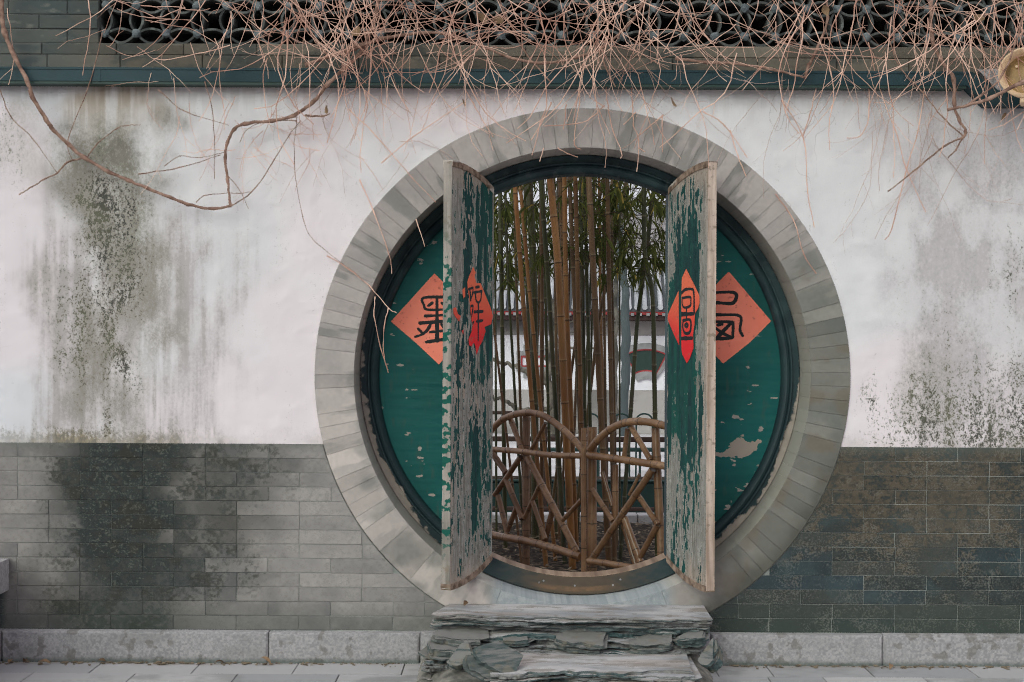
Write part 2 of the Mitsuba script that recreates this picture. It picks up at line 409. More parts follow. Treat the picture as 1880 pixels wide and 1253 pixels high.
def edge_color(p, n, uv):
    a = fbm(p.x * 70, p.z * 5, p.y * 70, octaves=4)
    b = fbm(p.x * 40, p.z * 50, p.y * 40, octaves=3)
    lf = smoothstep(0.3, 0.2, p.x)
    c = mix(mix(C(158, 136, 122), C(202, 182, 170), st(a, 2.4)), mix(C(124, 118, 112), C(164, 154, 148), st(a, 2.4)), lf)
    c = mix(c, C(132, 116, 102), smoothstep(0.6, 0.72, b) * 0.7)
    g = lf * smoothstep(0.55, 0.60, b + 0.06 * smoothstep(1.6, 1.3, p.z)) * smoothstep(0.45, 0.6, p.z) * smoothstep(2.05, 1.75, p.z)
    return mix(c, C(26, 84, 74), g)


bsdf('m_edge', edge_color, rough=0.8, spec=0.2, bump=lambda p, n, uv: fbm(p.x * 90, p.z * 8, p.y * 90, octaves=3), scale=0.004)


def paper_color(p, n, uv):
    f = fbm(p.x * 5, p.z * 5, p.y * 5, octaves=3)
    old = mix(C(251, 134, 114), C(254, 148, 126), st(f))
    red = mix(C(222, 48, 54), C(228, 112, 84), dr.clip(smoothstep(1.45, 1.72, p.z + (f - 0.5) * 0.1), 0, 1))
    c = mix(old, red, uv.x)
    return mix(c, C(176, 96, 84), smoothstep(0.66, 0.72, fbm(p.x * 60, p.z * 60, 3.0 + p.y * 20, octaves=3)) * 0.5)


bsdf('m_paper', paper_color, rough=0.8, spec=0.2, bump=lambda p, n, uv: fbm(p.x * 12, p.z * 12, p.y * 12, octaves=3), scale=0.004)
bsdf('m_ink', lin(26, 28, 32), rough=0.6, spec=0.3)
bsdf('m_gutter', lambda p, n, uv: mix(mix(C(24, 50, 57), C(42, 64, 71), st(fbm(p.x * 1.6, p.z * 4, 1.0))), C(44, 60, 64), smoothstep(0.58, 0.7, fbm(p.x * 12, p.z * 30, p.y * 12, octaves=4)) * 0.6),
     rough=0.55, spec=0.25)


def tile_color(p, n, uv):
    f = fbm(p.x * 30, p.z * 30, p.y * 30, octaves=4)
    c = mix(C(50, 53, 53), C(86, 87, 86), uv.x)
    return mix(c, C(120, 124, 122), smoothstep(0.52, 0.72, f) * 0.55)


bsdf('m_tile', tile_color, rough=0.85, bump=lambda p, n, uv: fbm(p.x * 70, p.z * 70, p.y * 70), scale=0.003)
bsdf('m_knot', lambda p, n, uv: mix(C(80, 88, 93), C(122, 127, 130), st(fbm(p.x * 40, p.z * 40, p.y * 40))), rough=0.9)
bsdf('m_dark', lin(30, 30, 30), rough=0.95)


def cope_color(p, n, uv):
    f = fbm(p.x * 18, p.z * 40, p.y * 20, octaves=4)
    c = mix(C(88, 82, 74), C(118, 110, 100), uv.x)
    c = mix(c, C(60, 66, 66), smoothstep(0.52, 0.68, fbm(p.x * 4, p.z * 9, 3.0) + (f - 0.5) * 0.4) * 0.7)
    c = mix(c, C(66, 80, 84), smoothstep(-1.7, -2.2, p.x) * 0.55)
    return mix(c, C(136, 132, 124), smoothstep(0.62, 0.78, f) * 0.4)


bsdf('m_cope', cope_color, rough=0.88, bump=lambda p, n, uv: fbm(p.x * 50, p.z * 50, p.y * 50), scale=0.004)


def granite_color(p, n, uv):
    f = fbm(p.x * 120, p.z * 120, p.y * 120, octaves=2)
    w = fbm(p.x * 7, p.z * 9, p.y * 7, octaves=4)
    c = mix(C(140, 137, 140), C(166, 161, 163), st(f, 3))
    c = mix(c, C(124, 123, 123), smoothstep(0.5, 0.7, w) * 0.4)
    c = mix(c, C(96, 90, 82), smoothstep(0.62, 0.72, fbm(p.x * 22, p.z * 22, 4.0, octaves=4)) * 0.5)
    return mix(c, C(72, 84, 78), smoothstep(0.03, 0.0, p.z + (w - 0.5) * 0.02) * 0.7)


bsdf('m_granite', granite_color, rough=0.85, bump=lambda p, n, uv: fbm(p.x * 50, p.z * 50, p.y * 50, octaves=4), scale=0.007)


def slate_color(p, n, uv):
    w = fbm(p.x * 4, p.y * 9, p.z * 30 + uv.x * 9, octaves=4)
    s = fbm(p.x * 5, p.y * 14, p.z * 140, octaves=3)
    c = mix(C(138, 138, 142), C(180, 175, 176), st(w, 3))
    c = mix(c, C(160, 144, 136), smoothstep(0.56, 0.7, fbm(p.x * 3, p.y * 12, p.z * 25 + 5.0)) * 0.45)
    c = mix(c, C(122, 112, 104), smoothstep(0.52, 0.68, fbm(p.x * 7, p.y * 24, 3.0, octaves=4)) * 0.6)
    c = mix(c, c * 0.72, st(fbm(p.x * 60, p.y * 90, p.z * 90, octaves=3), 2.6) * 0.4)
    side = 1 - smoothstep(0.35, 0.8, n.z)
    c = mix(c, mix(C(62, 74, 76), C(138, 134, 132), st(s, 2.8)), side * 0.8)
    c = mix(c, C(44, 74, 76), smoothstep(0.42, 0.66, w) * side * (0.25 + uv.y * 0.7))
    return mix(c, C(96, 86, 72), smoothstep(0.6, 0.72, fbm(p.x * 20, p.y * 20, p.z * 20)) * 0.35)


bsdf('m_slate', slate_color, rough=0.75, spec=0.35, bump=lambda p, n, uv: fbm(p.x * 14, p.y * 26, p.z * 150, octaves=3) + fbm(p.x * 60, p.y * 60, p.z * 60) * 0.4, scale=0.007)


def flag_color(p, n, uv):
    w = fbm(p.x * 5, p.y * 5, uv.x * 4, octaves=4)
    c = mix(C(152, 150, 153), C(182, 177, 178), uv.x)
    c = mix(c, C(112, 112, 112), smoothstep(0.5, 0.7, w) * 0.5)
    return mix(c, C(112, 96, 78), smoothstep(-0.16, -0.03, p.y + (w - 0.5) * 0.25) * 0.45)


def dark_slate_color(p, n, uv):
    s = st(fbm(p.x * 12, p.y * 14, p.z * 90 + uv.x * 9, octaves=4), 2.6)
    c = mix(mix(C(50, 68, 70), C(84, 96, 96), s), C(112, 108, 104), uv.x * 0.5)
    c = mix(c, C(128, 124, 122), smoothstep(0.35, 0.85, n.z + (s - 0.5) * 0.5) * 0.85)
    return mix(c, C(120, 112, 100), smoothstep(0.56, 0.7, fbm(p.x * 18, p.y * 18, p.z * 18, octaves=4)) * 0.6)


bsdf('m_slate_dark', dark_slate_color, rough=0.75, spec=0.35, bump=lambda p, n, uv: fbm(p.x * 20, p.y * 26, p.z * 110, octaves=4), scale=0.012)
bsdf('m_flag', flag_color, rough=0.7, spec=0.35, bump=lambda p, n, uv: fbm(p.x * 40, p.y * 40, 1.0, octaves=4), scale=0.003)
bsdf('m_bed', lambda p, n, uv: mix(C(92, 90, 86), C(138, 132, 126), st(fbm(p.x * 30, p.y * 30, p.z * 30, octaves=4), 2.6)), rough=0.95, bump=lambda p, n, uv: fbm(p.x * 60, p.y * 60, p.z * 60), scale=0.006)
bsdf('m_ground', lambda p, n, uv: mix(C(112, 108, 104), C(146, 141, 138), st(fbm(p.x * 2, p.y * 2, 1.0, octaves=4))), rough=0.9)
bsdf('m_pave', lambda p, n, uv: mix(C(158, 154, 155), C(180, 175, 177), st(fbm(p.x * 2, p.y * 2, 1.0, octaves=4))), rough=0.85)
bsdf('m_soil', lambda p, n, uv: mix(C(44, 38, 34), C(92, 80, 68), smoothstep(0.45, 0.7, fbm(p.x * 30, p.y * 30, p.z * 40, octaves=4))), rough=0.95,
     bump=lambda p, n, uv: fbm(p.x * 40, p.y * 40, 1.0, octaves=3), scale=0.02)
bsdf('m_litter', lambda p, n, uv: mix(C(92, 80, 68), C(150, 132, 112), uv.x), rough=0.9)


def bamboo_color(p, n, uv):
    """uv.x: tint of the culm, 0 green to 1 tan (whole part: shade); uv.y: count of joints along it."""
    k, seg = dr.floor(uv.x), dr.floor(uv.y)
    t = uv.x - k
    f = fbm(p.x * 40, p.z * 3, p.y * 40, octaves=3)
    v = cell_rand(seg, k, 4)
    tan = mix(C(146, 96, 54), C(166, 120, 74), st(f))
    brown = mix(C(100, 72, 48), C(122, 94, 66), st(f))
    green = mix(C(50, 54, 36), C(82, 82, 52), st(f))
    c = mix(green, mix(brown, tan, smoothstep(0.6, 0.95, t)), smoothstep(0.1, 0.6, t + (v - 0.5) * 0.25))
    c = mix(c, c * 0.5, v * 0.5)
    c = mix(c, c * 0.6, st(fbm(p.x * 9, p.z * 5, p.y * 9, octaves=3), 2.6) * 0.6)
    fr = uv.y - seg
    c = mix(c, C(54, 42, 32), smoothstep(0.965, 0.99, fr) * 0.8)
    c = mix(c, C(170, 158, 130), window(fr, 0.0, 0.005, 0.02, 0.05) * 0.22)
    return mix(c, C(74, 58, 46), smoothstep(0.58, 0.74, fbm(p.x * 25, p.z * 12, p.y * 25, octaves=4)) * 0.45)


bsdf('m_bamboo', bamboo_color, rough=0.45, spec=0.3)


def fence_color(p, n, uv):
    f = fbm(p.x * 9, p.z * 9, p.y * 9, octaves=4)
    g = fbm(p.x * 50, p.z * 50, p.y * 50, octaves=3)
    c = mix(C(114, 80, 54), C(160, 122, 92), st(f, 2.8))
    c = mix(c, C(78, 54, 38), uv.x * 0.85)
    fr = uv.y - dr.floor(uv.y)
    c = mix(c, C(48, 38, 30), dr.maximum(smoothstep(0.965, 0.985, fr), smoothstep(0.012, 0.0, fr)) * 0.85)
    return mix(c, C(70, 56, 46), smoothstep(0.54, 0.7, g * 0.5 + f * 0.5) * 0.6)


bsdf('m_fence', fence_color, rough=0.32, spec=0.5)
bsdf('m_twig', lambda p, n, uv: mix(C(188, 142, 126), C(240, 200, 182), st(fbm(p.x * 6, p.y * 6, p.z * 6), 3)), rough=0.8)
bsdf('m_twig_old', lambda p, n, uv: mix(C(170, 142, 132), C(206, 178, 168), st(fbm(p.x * 6, p.y * 6, p.z * 6), 3)), rough=0.85)
bsdf('m_stem', lambda p, n, uv: mix(C(112, 84, 74), C(164, 132, 118), st(fbm(p.x * 40, p.y * 40, p.z * 40, octaves=4), 2.6)), rough=0.85)
scene['m_green_leaf'] = {'type': 'principledthin', 'base_color': proc(lambda p, n, uv: mix(mix(C(54, 62, 36), C(112, 116, 64), uv.x), C(172, 148, 80), smoothstep(0.86, 0.95, uv.x))), 'roughness': 0.5, 'diff_trans': 0.7, 'spec_trans': 0.0}
bsdf('m_dry_leaf', lambda p, n, uv: mix(C(98, 76, 60), C(150, 122, 96), uv.x), rough=0.8)
bsdf('m_lamp', lin(210, 178, 146), rough=0.45, spec=0.4, bump=lambda p, n, uv: fbm(p.x * 30, p.z * 30, p.y * 30), scale=0.003)
bsdf('m_lamp_inner', lambda p, n, uv: mix(C(158, 128, 88), C(112, 92, 66), st(fbm(p.x * 18, p.z * 18, 1.0), 3)), rough=0.5)
bsdf('m_white_wall', lambda p, n, uv: mix(C(226, 222, 228), C(214, 211, 218), st(fbm(p.x * 1.5, p.z * 1.5, 1.0))), rough=0.9)
bsdf('m_grey_band', lambda p, n, uv: mix(C(122, 118, 116), C(166, 160, 158), st(fbm(p.x * 1.4, p.z * 3.5, 2.0, octaves=4), 3)), rough=0.9)
bsdf('m_roof_tile', lambda p, n, uv: mix(C(150, 150, 156), C(192, 190, 196), st(fbm(p.x * 12, p.y * 3, p.z * 3), 3)), rough=0.8)
bsdf('m_roof_bed', lin(84, 86, 90), rough=0.9)
bsdf('m_red', lambda p, n, uv: mix(C(168, 58, 60), C(134, 48, 50), st(fbm(p.x * 6, p.z * 6, 1.0))), rough=0.6)
bsdf('m_eave', lin(60, 44, 42), rough=0.8)
bsdf('m_gable', lambda p, n, uv: mix(C(176, 168, 172), C(150, 144, 148), uv.x), rough=0.9)
bsdf('m_pane', lin(40, 60, 54), rough=0.25, spec=0.5)
bsdf('m_window_stone', lambda p, n, uv: mix(C(124, 124, 126), C(156, 154, 156), st(fbm(p.x * 9, p.z * 9, 2.0))), rough=0.9)
bsdf('m_bark', lambda p, n, uv: mix(mix(C(66, 62, 57), C(126, 118, 108), st(fbm(p.x * 14, p.y * 14, p.z * 9, octaves=4), 2.8)), C(88, 97, 99), uv.x), rough=0.9)
bsdf('m_metal', lin(34, 58, 54), rough=0.5, spec=0.4)
bsdf('m_wood_rail', lin(66, 50, 44), rough=0.7)

bsdf('m_rim', lambda p, n, uv: mix(mix(C(96, 78, 66), C(152, 130, 116), st(fbm(p.x * 40, p.z * 40, p.y * 40, octaves=4), 2.8)), C(206, 198, 192), smoothstep(0.58, 0.66, fbm(p.x * 9, p.z * 14, 3.0, octaves=4)) * smoothstep(1.4, 1.6, p.z) * 0.7), rough=0.85,
     bump=lambda p, n, uv: fbm(p.x * 60, p.z * 60, p.y * 60), scale=0.004)


def threshold_color(p, n, uv):
    x, z = p.x - 0.3237, p.z - 1.311
    r = dr.sqrt(x * x + z * z)
    f = st(fbm(p.x * 26, p.z * 60, 3.0, octaves=4), 2.4)
    c = mix(C(42, 58, 62), C(84, 70, 58), smoothstep(0.42, 0.1, dr.abs(x) + (f - 0.5) * 0.1))
    c = mix(c, C(140, 104, 74), window(dr.abs(x + 0.03), -1.0, -0.9, 0.10, 0.24) * window(r, 1.0, 1.012, 1.022, 1.034) * (0.25 + 0.75 * f) * 0.8)
    c = mix(c, c * 0.7, f * 0.4)
    worn = smoothstep(0.3, 0.8, n.z)
    return mix(c, mix(C(124, 100, 84), C(182, 154, 134), f), worn * 0.85)


bsdf('m_threshold', threshold_color, rough=0.45, spec=0.4)
bsdf('m_shoot', lin(62, 50, 40), rough=0.8)

# ------------------------------------------------------------------ the setting: ground, courtyard, pavement
GX, GZ, RI, RO, RF = 0.3237, 1.311, 1.047, 1.2275, 0.955
WX = 3.4                                               # half length of the wall that is built
RC = -0.0052 * 0                                       # (the photograph's tilt is in the camera)
v = np.array([[-400, -400, -0.03], [400, -400, -0.03], [400, 400, -0.03], [-400, 400, -0.03]], float)
tag(add('ground', (v, np.array([[0, 1, 2], [0, 2, 3]])), 'm_ground'), 'grey beaten ground around the wall and the courtyard', 'ground', kind='structure')
tag(add('pavement', flat(sbox(-WX - 1, -2.9, WX + 1, -0.005), -0.05, -0.012), 'm_ground'), 'grey stone paving at the foot of the wall', 'pavement', kind='structure')
rs = np.random.default_rng(11)
xs = [XP(377) - 0.45 * k for k in range(6, 0, -1)] + [XP(377), XP(555), -0.48, -0.02, 0.44, 0.92, XP(1405), XP(1582)] + [XP(1582) + 0.46 * k for k in range(1, 6)]
yr = [-0.006, -0.31, -0.93, -1.55, -2.2, -2.85]
for r in range(len(yr) - 1):
    off = 0.0 if r == 0 else (0.21 if r % 2 else 0.03)
    for a, b in zip(xs[:-1], xs[1:]):
        m = flat(sbox(a + off + 0.003, yr[r + 1] + 0.003, b + off - 0.003, yr[r] - 0.003), -0.03, 0.0 - rs.uniform(0, 0.003))
        add('flagstone', m, 'm_flag', 'pavement', uv=const_uv(m, rs.random(), rs.random()))
g = np.stack(np.meshgrid(np.linspace(-3.2, 3.4, 150), np.linspace(0.5, 4.7, 96), indexing='ij'), -1).reshape(-1, 2)
zz = 0.13 + 0.05 * meshkit.fbm(np.c_[g * 1.3, g[:, :1] * 0], 3, 2) + 0.05 * meshkit.fbm(np.c_[g * 14, g[:, :1] * 0], 3, 5) - 0.05
ii = np.arange(150 * 96).reshape(150, 96)
q = np.stack([ii[:-1, :-1], ii[1:, :-1], ii[1:, 1:], ii[:-1, 1:]], -1).reshape(-1, 4)
tag(add('soil_bed', (np.c_[g, zz], q), 'm_soil', smooth=True), 'dark earth bed of the bamboo behind the gate', 'soil', kind='structure')
tag(add('courtyard_pavement', flat(sbox(-12, 4.9, 14, 40), -0.02, 0.0), 'm_pave'), 'pale courtyard paving beyond the bamboo bed', 'pavement', kind='structure')
kb = thing('bed_kerb', 'pale stone kerb along the back of the bamboo bed', 'kerb')
for k in range(8):
    m = bev_box(-3.2 + 0.83 * k, -3.2 + 0.83 * k + 0.822, 4.7, 4.88, 0.0, 0.175 + rs.uniform(-.004, .004), 0.008)
    add('kerb_stone', m, 'm_pave', kb)
# litter on the earth: bamboo leaves and chips, uncountable
L = []
for k in range(2600):
    x, y = rs.uniform(-1.2, 2.2), rs.uniform(0.7, 4.6)
    a, l, w = rs.uniform(0, 2 * math.pi), rs.uniform(0.03, 0.085), rs.uniform(0.004, 0.009)
    d, e = np.array([math.cos(a), math.sin(a), rs.uniform(-.25, .25)]), np.array([-math.sin(a), math.cos(a), rs.uniform(-.4, .4)])
    c = np.array([x, y, 0.155 + rs.uniform(0, 0.03)])
    L.append((np.array([c - d * l / 2, c + e * w, c + d * l / 2, c - e * w]), np.array([[0, 1, 2], [0, 2, 3]])))
m = cat(L)
tag(add('leaf_litter', m, 'm_litter', uv=np.repeat(np.c_[rs.random(len(L)), np.zeros(len(L))], 4, 0)), 'dry leaves and chips scattered over the bamboo bed', 'leaf litter', kind='stuff')

# ------------------------------------------------------------------ the wall
wall = thing('courtyard_wall', 'white plastered wall with grey brick foot, round brick gateway and tile lattice along its top', 'wall')
ZB, ZG, ZPL = 0.9925, 2.715, 0.139                     # top of the brick foot, top of the plaster, top of the plinth
ring_hole = Point(GX, GZ).buffer(RO + 0.004, 96)
body = sbox(-WX, 0.0, WX, 2.83)
add('masonry', cat([prism(sbox(-WX, 0.0, WX, ZB - 0.0005).difference(ring_hole), -0.0035, 0.30), prism(sbox(-WX, ZB, WX, 2.83).difference(ring_hole), 0.014, 0.30)]), 'm_mortar', wall)
add('rear_face', prism(body.difference(Point(GX, GZ).buffer(RI + 0.006, 96)), 0.301, 0.44), 'm_white_wall', wall)
add('plaster', prism(sbox(-WX, ZB, WX, ZG).difference(Point(GX, GZ).buffer(RO + 0.001, 128)), -0.004, 0.02), 'm_plaster', wall)
rb = np.random.default_rng(5)
brick_hole = Point(GX, GZ).buffer(RO + 0.006, 96)
H = (ZB - ZPL) / 13
for r in range(13):
    z1 = ZB - r * H
    x = -WX + (0.0 if r % 2 else 0.145)
    x = XP(495) - 0.2875 * 8 + (0 if r % 2 else -0.146)
    while x < WX - 0.1:
        w = 0.2875 * (0.5 if rb.random() < 0.09 else 1)
        p = sbox(max(x, -WX) + 0.0013, z1 - H + 0.0011, min(x + w, WX) - 0.0013, z1 - 0.0011)
        x += w
        if brick_hole.contains(p) or p.area < 0.002:
            continue
        fy = -0.007 + rb.uniform(-0.0016, 0.0012)
        if brick_hole.intersects(p):
            p = p.difference(brick_hole)
            if p.area < 0.0008:
                continue
            m = prism(p.simplify(0.001), fy, 0.016)
        else:
            a, b, c, d = p.bounds
            m = bev_box(a, c, fy, 0.016, b, d, 0.0018)
            m.vertices += rb.uniform(-0.0007, 0.0007, m.vertices.shape) * [1, 0.6, 1]
        add('brick', m, 'm_brick', wall, uv=const_uv(m, rb.random(), rb.random()))
# plinth
for a, b in ((-WX, XP(-190)), (XP(-190), XP(12)), (XP(12), XP(499)), (XP(499), XP(775)), (XP(775), XP(1305)), (XP(1305), XP(1619)), (XP(1619), XP(2010)), (XP(2010), WX)):
    m = bev_box(a + 0.002, b - 0.002, -0.062 + rb.uniform(-.003, .003), 0.015, -0.02, ZPL + rb.uniform(-.003, .002), 0.009)
    m = m.subdivide().subdivide().subdivide()
    vv = m.vertices
    near = vv[:, 1] < -0.03
    vv[near] += ((meshkit.fbm(vv[near] * [9, 9, 14], 3, 3) - 0.5) * 0.014)[:, None] * [0, 1, 0.5]
    add('plinth_stone', trimesh.Trimesh(vv, m.faces, process=False), 'm_granite', wall, smooth=40)

D = []
for k in range(420):
    x = rb.uniform(-2.4, 2.4)
    if -0.5 < x < 1.0:
        continue
    y = -0.066 - abs(rb.normal()) * 0.03
    sz = rb.uniform(0.003, 0.009)
    o = trimesh.creation.icosphere(0, sz)
    o.vertices = o.vertices * [rb.uniform(0.6, 2.2), rb.uniform(0.6, 1.6), 0.45] @ trimesh.transformations.euler_matrix(0, 0, rb.uniform(0, 6))[:3, :3].T + [x, y, 0.001 + sz * 0.2]
    D.append(o)
tag(add('grit', cat(D), 'm_litter', uv=np.repeat(np.c_[rb.random(len(D)) * 0.7, np.zeros(len(D))], len(D[0].vertices), 0)), 'dark grit and crumbs gathered along the foot of the plinth', 'grit', kind='stuff')

# the ring of bricks on edge about the opening: every voussoir runs the depth of the reveal
ring = wall + '__gate_ring'
rv = np.random.default_rng(8)


def sector(a0, a1, r0, r1, y0, y1, gap=0.0004, bevel=0.0012, n=4):
    """A wedge of the ring between two angles (counted from straight down), bevelled at its face."""
    V, F = [], []
    for y, i in ((y1, 0), (y0 + bevel, 0), (y0, bevel)):
        for rr, s in ((r0 + i, 1), (r1 - i, -1)):
            g = (gap + i) / rr
            for a in (np.linspace(a0 + g, a1 - g, n) if s > 0 else np.linspace(a1 - g, a0 + g, n)):
                V.append((GX + rr * math.sin(a), y, GZ - rr * math.cos(a)))
    m = 2 * n
    for lay in (0, 1):
        for k in range(m):
            j = (k + 1) % m
            F += [(lay * m + k, lay * m + j, lay * m + m + j), (lay * m + k, lay * m + m + j, lay * m + m + k)]
    for k in range(n - 1):
        a, b, c, d = 2 * m + k, 2 * m + k + 1, 2 * m + m - 2 - k, 2 * m + m - 1 - k
        F += [(a, b, c), (a, c, d)]
    return trimesh.Trimesh(np.array(V), np.array(F), process=False)


ang, a = [], math.radians(40)
while a < math.radians(320) - 0.12:
    ang.append(a)
    a += math.radians(rv.choice([2.9, 3.0, 3.1, 3.2, 3.05, 5.6]))
ang = [math.radians(-40), math.radians(-20.5), math.radians(20.5)] + ang + [math.radians(320)]
for a0, a1 in zip(ang[:-1], ang[1:]):
    big = a1 - a0 > 0.2
    m = sector(a0, a1, RI, RO, -0.014 + rv.uniform(-0.0012, 0.0012) - (0.004 if big else 0), 0.30, n=10 if big else 4)
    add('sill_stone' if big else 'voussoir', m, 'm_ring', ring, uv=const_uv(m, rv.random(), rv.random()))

# brick courses and piers above the gutter, the lattice of roof tiles between them
ZL0 = 2.826
for (z0, z1, y0, L) in ((2.70, 2.770, -0.030, 0.34), (2.7725, ZL0, -0.014, 0.30)):
    x = -WX + rb.uniform(0, 0.2)
    while x < WX - 0.05:
        x1 = min(x + L * rb.uniform(0.9, 1.15), WX)
        m = bev_box(x + 0.0015, x1 - 0.0015, y0 + rb.uniform(-.0015, .0015), 0.10, z0 + 0.001, z1 - 0.001, 0.003)
        add('coping_brick', m, 'm_cope', wall, uv=const_uv(m, rb.random(), rb.random()))
        x = x1
XL0, XL1, ZL1 = XP(178), 2.98, 3.225
for r, z in enumerate(np.arange(ZL0, ZL1, 0.0665)):
    for side in (-1, 1):
        x, end = (-WX, XL0) if side < 0 else (XL1, WX)
        x -= 0.13 * (r % 2)
        while x < end - 0.01:
            a, b = max(x, -WX if side < 0 else XL1), min(x + 0.27, end)
            x += 0.27
            if b - a < 0.02:
                continue
            m = bev_box(a + 0.0015, b - 0.0015, 0.004 + rb.uniform(-.002, .002), 0.26, z + 0.0015, min(z + 0.065, ZL1), 0.003)
            add('pier_brick', m, 'm_cope', wall, uv=const_uv(m, rb.random() * 0.6, rb.random()))
add('pier_core', cat([bev_box(-WX, XL0 - 0.004, 0.012, 0.30, ZL0, ZL1), bev_box(XL1 + 0.004, WX, 0.012, 0.30, ZL0, ZL1)]), 'm_mortar', wall)
add('top_course', bev_box(-WX, WX, -0.05, 0.34, ZL1 + 0.001, ZL1 + 0.07, 0.006), 'm_cope', wall, uv=np.full((12, 2), 0.3))
add('shade_backing', bev_box(XL0 - 0.002, XL1 + 0.002, 0.262, 0.299, ZL0 - 0.006, ZL1), 'm_dark', wall)  # near-black sheet, painted in for the unlit space seen through the lattice
add('niche_floor', bev_box(XL0, XL1, 0.101, 0.262, ZL0 - 0.05, ZL0 - 0.004), 'm_cope', wall, uv=np.full((12, 2), 0.2))


def arc_tile(p0, p1, sag, nrm, th=0.0105, y0=0.035, y1=0.15, n=9):
    """One curved roof tile on edge: an arc from p0 to p1 in the (x, z) plane that bulges by sag along nrm."""
    p0, p1, nrm = np.array(p0), np.array(p1), np.array(nrm, float)
    t = np.linspace(0, 1, n)
    P = p0 + (p1 - p0) * t[:, None] + nrm * (sag * np.sin(np.pi * t) ** 0.85)[:, None]
    g = LineString(P).buffer(th / 2, cap_style=2, join_style=1, quad_segs=2)
    return prism(g, y0, y1)


PX, PZ = 0.1405, 0.1305
kx = np.arange(XP(187), XL1 - 0.02, PX)
rows = [2.8785, 2.8785 + PZ, 2.8785 + 2 * PZ]
for i, x in enumerate(kx):
    jx = x + rb.uniform(-.003, .003)
    for r, z in enumerate(rows):
        if i + 1 < len(kx):
            for s in (1, -1):
                sag = 0.031 * (1 if r else (1.35 if s < 0 else 0.75)) * rb.uniform(0.92, 1.08)
                m = arc_tile((x + 0.004, z), (x + PX - 0.004, z), sag, (0, s), y0=0.035 + rb.uniform(0, .006))
                add('curved_tile', m, 'm_tile', wall, uv=const_uv(m, rb.random(), 0))
        if r < 2:
            for s in (1, -1):
                m = arc_tile((jx, z + 0.004), (jx, z + PZ - 0.004), 0.030 * rb.uniform(0.9, 1.1), (s, 0), y0=0.037 + rb.uniform(0, .006))
                add('curved_tile', m, 'm_tile', wall, uv=const_uv(m, rb.random(), 0))
        k = trimesh.creation.icosphere(1, 0.0195)
        k.vertices *= 1 + 0.35 * (rb.random((len(k.vertices), 1)) - 0.5)
        k.vertices = k.vertices * [1.05, 0.9, 1.1] + [jx, 0.036, z]
        add('mortar_knot', k, 'm_knot', wall)

# ------------------------------------------------------------------ gutter
gut = thing('metal_gutter', 'blue grey metal gutter running along the top of the white plaster', 'gutter')


def gut_piece(pts_top, pts_bot, y0=-0.095, y1=0.012):
    P = [at(px, py, y0) for px, py in pts_top] + [at(px, py, y0) for px, py in reversed(pts_bot)]
    return prism(Polygon([(q[0], q[2]) for q in P]), y0, y1)


ztop = at(940, 128.5, -0.095)[2]
zbot = at(940, 153.0, -0.095)[2]
xe = at(1786, 130, -0.095)[0]
face = Polygon([(-WX, zbot), (at(1776, 158, -0.095)[0], zbot), (at(1812, 194, -.095)[0], at(1812, 194, -.095)[2]), (WX, at(1812, 194, -.095)[2]),
                (WX, at(1830, 166, -.095)[2]), (at(1832, 166, -.095)[0], at(1830, 166, -.095)[2]), (xe, ztop), (-WX, ztop)])
add('trough', prism(face, -0.095, 0.013), 'm_gutter', gut)
add('lip', prism(sbox(-WX, ztop - 0.008, xe - 0.004, ztop + 0.002), -0.099, -0.094), 'm_gutter', gut)
add('drip_edge', prism(sbox(-WX, zbot - 0.012, at(1774, 158, -.09)[0], zbot + 0.001), -0.090, 0.0), 'm_metal', gut)
for px in (1128, 640, 180, 1560):
    xx = at(px, 140, -.095)[0]
    add('joint_sleeve', prism(sbox(xx, zbot - 0.001, xx + 0.012, ztop + 0.001), -0.0972, -0.08), 'm_gutter', gut)
tri = Polygon([(at(px, py, -.06)[0], at(px, py, -.06)[2]) for px, py in ((1794, 127), (1990, 127), (1990, 170), (1836, 170))])
add('mortar_fillet', prism(tri, -0.06, 0.01), 'm_granite', gut)

# ------------------------------------------------------------------ round door frame with its two fixed side panels
fr = thing('round_door_frame', 'dark blue round timber frame set into the gateway with green side panels', 'door frame')
prof = [(RF, 0.430), (RF, 0.296), (RF + 0.004, 0.286), (RF + 0.014, 0.276), (RF + 0.026, 0.272), (RF + 0.036, 0.276), (RF + 0.041, 0.284), (RF + 0.045, 0.276), (RF + 0.051, 0.276), (RF + 0.055, 0.294), (RI - 0.004, 0.296), (RI - 0.004, 0.43)]


DY = -0.035


def lathe_ring(prof, a0, a1, n):
    """The (radius, y) profile turned about the gate's axis between two angles counted from straight down."""
    A = np.linspace(a0, a1, n + 1)
    V = np.array([[(GX + r * math.sin(a), y + DY, GZ - r * math.cos(a)) for r, y in prof] for a in A])
    k = len(prof)
    F = []
    for i in range(n):
        for j in range(k):
            jj = (j + 1) % k
            F += [(i * k + j, i * k + jj, (i + 1) * k + jj), (i * k + j, (i + 1) * k + jj, (i + 1) * k + j)]
    return trimesh.Trimesh(V.reshape(-1, 3), np.array(F), process=False)


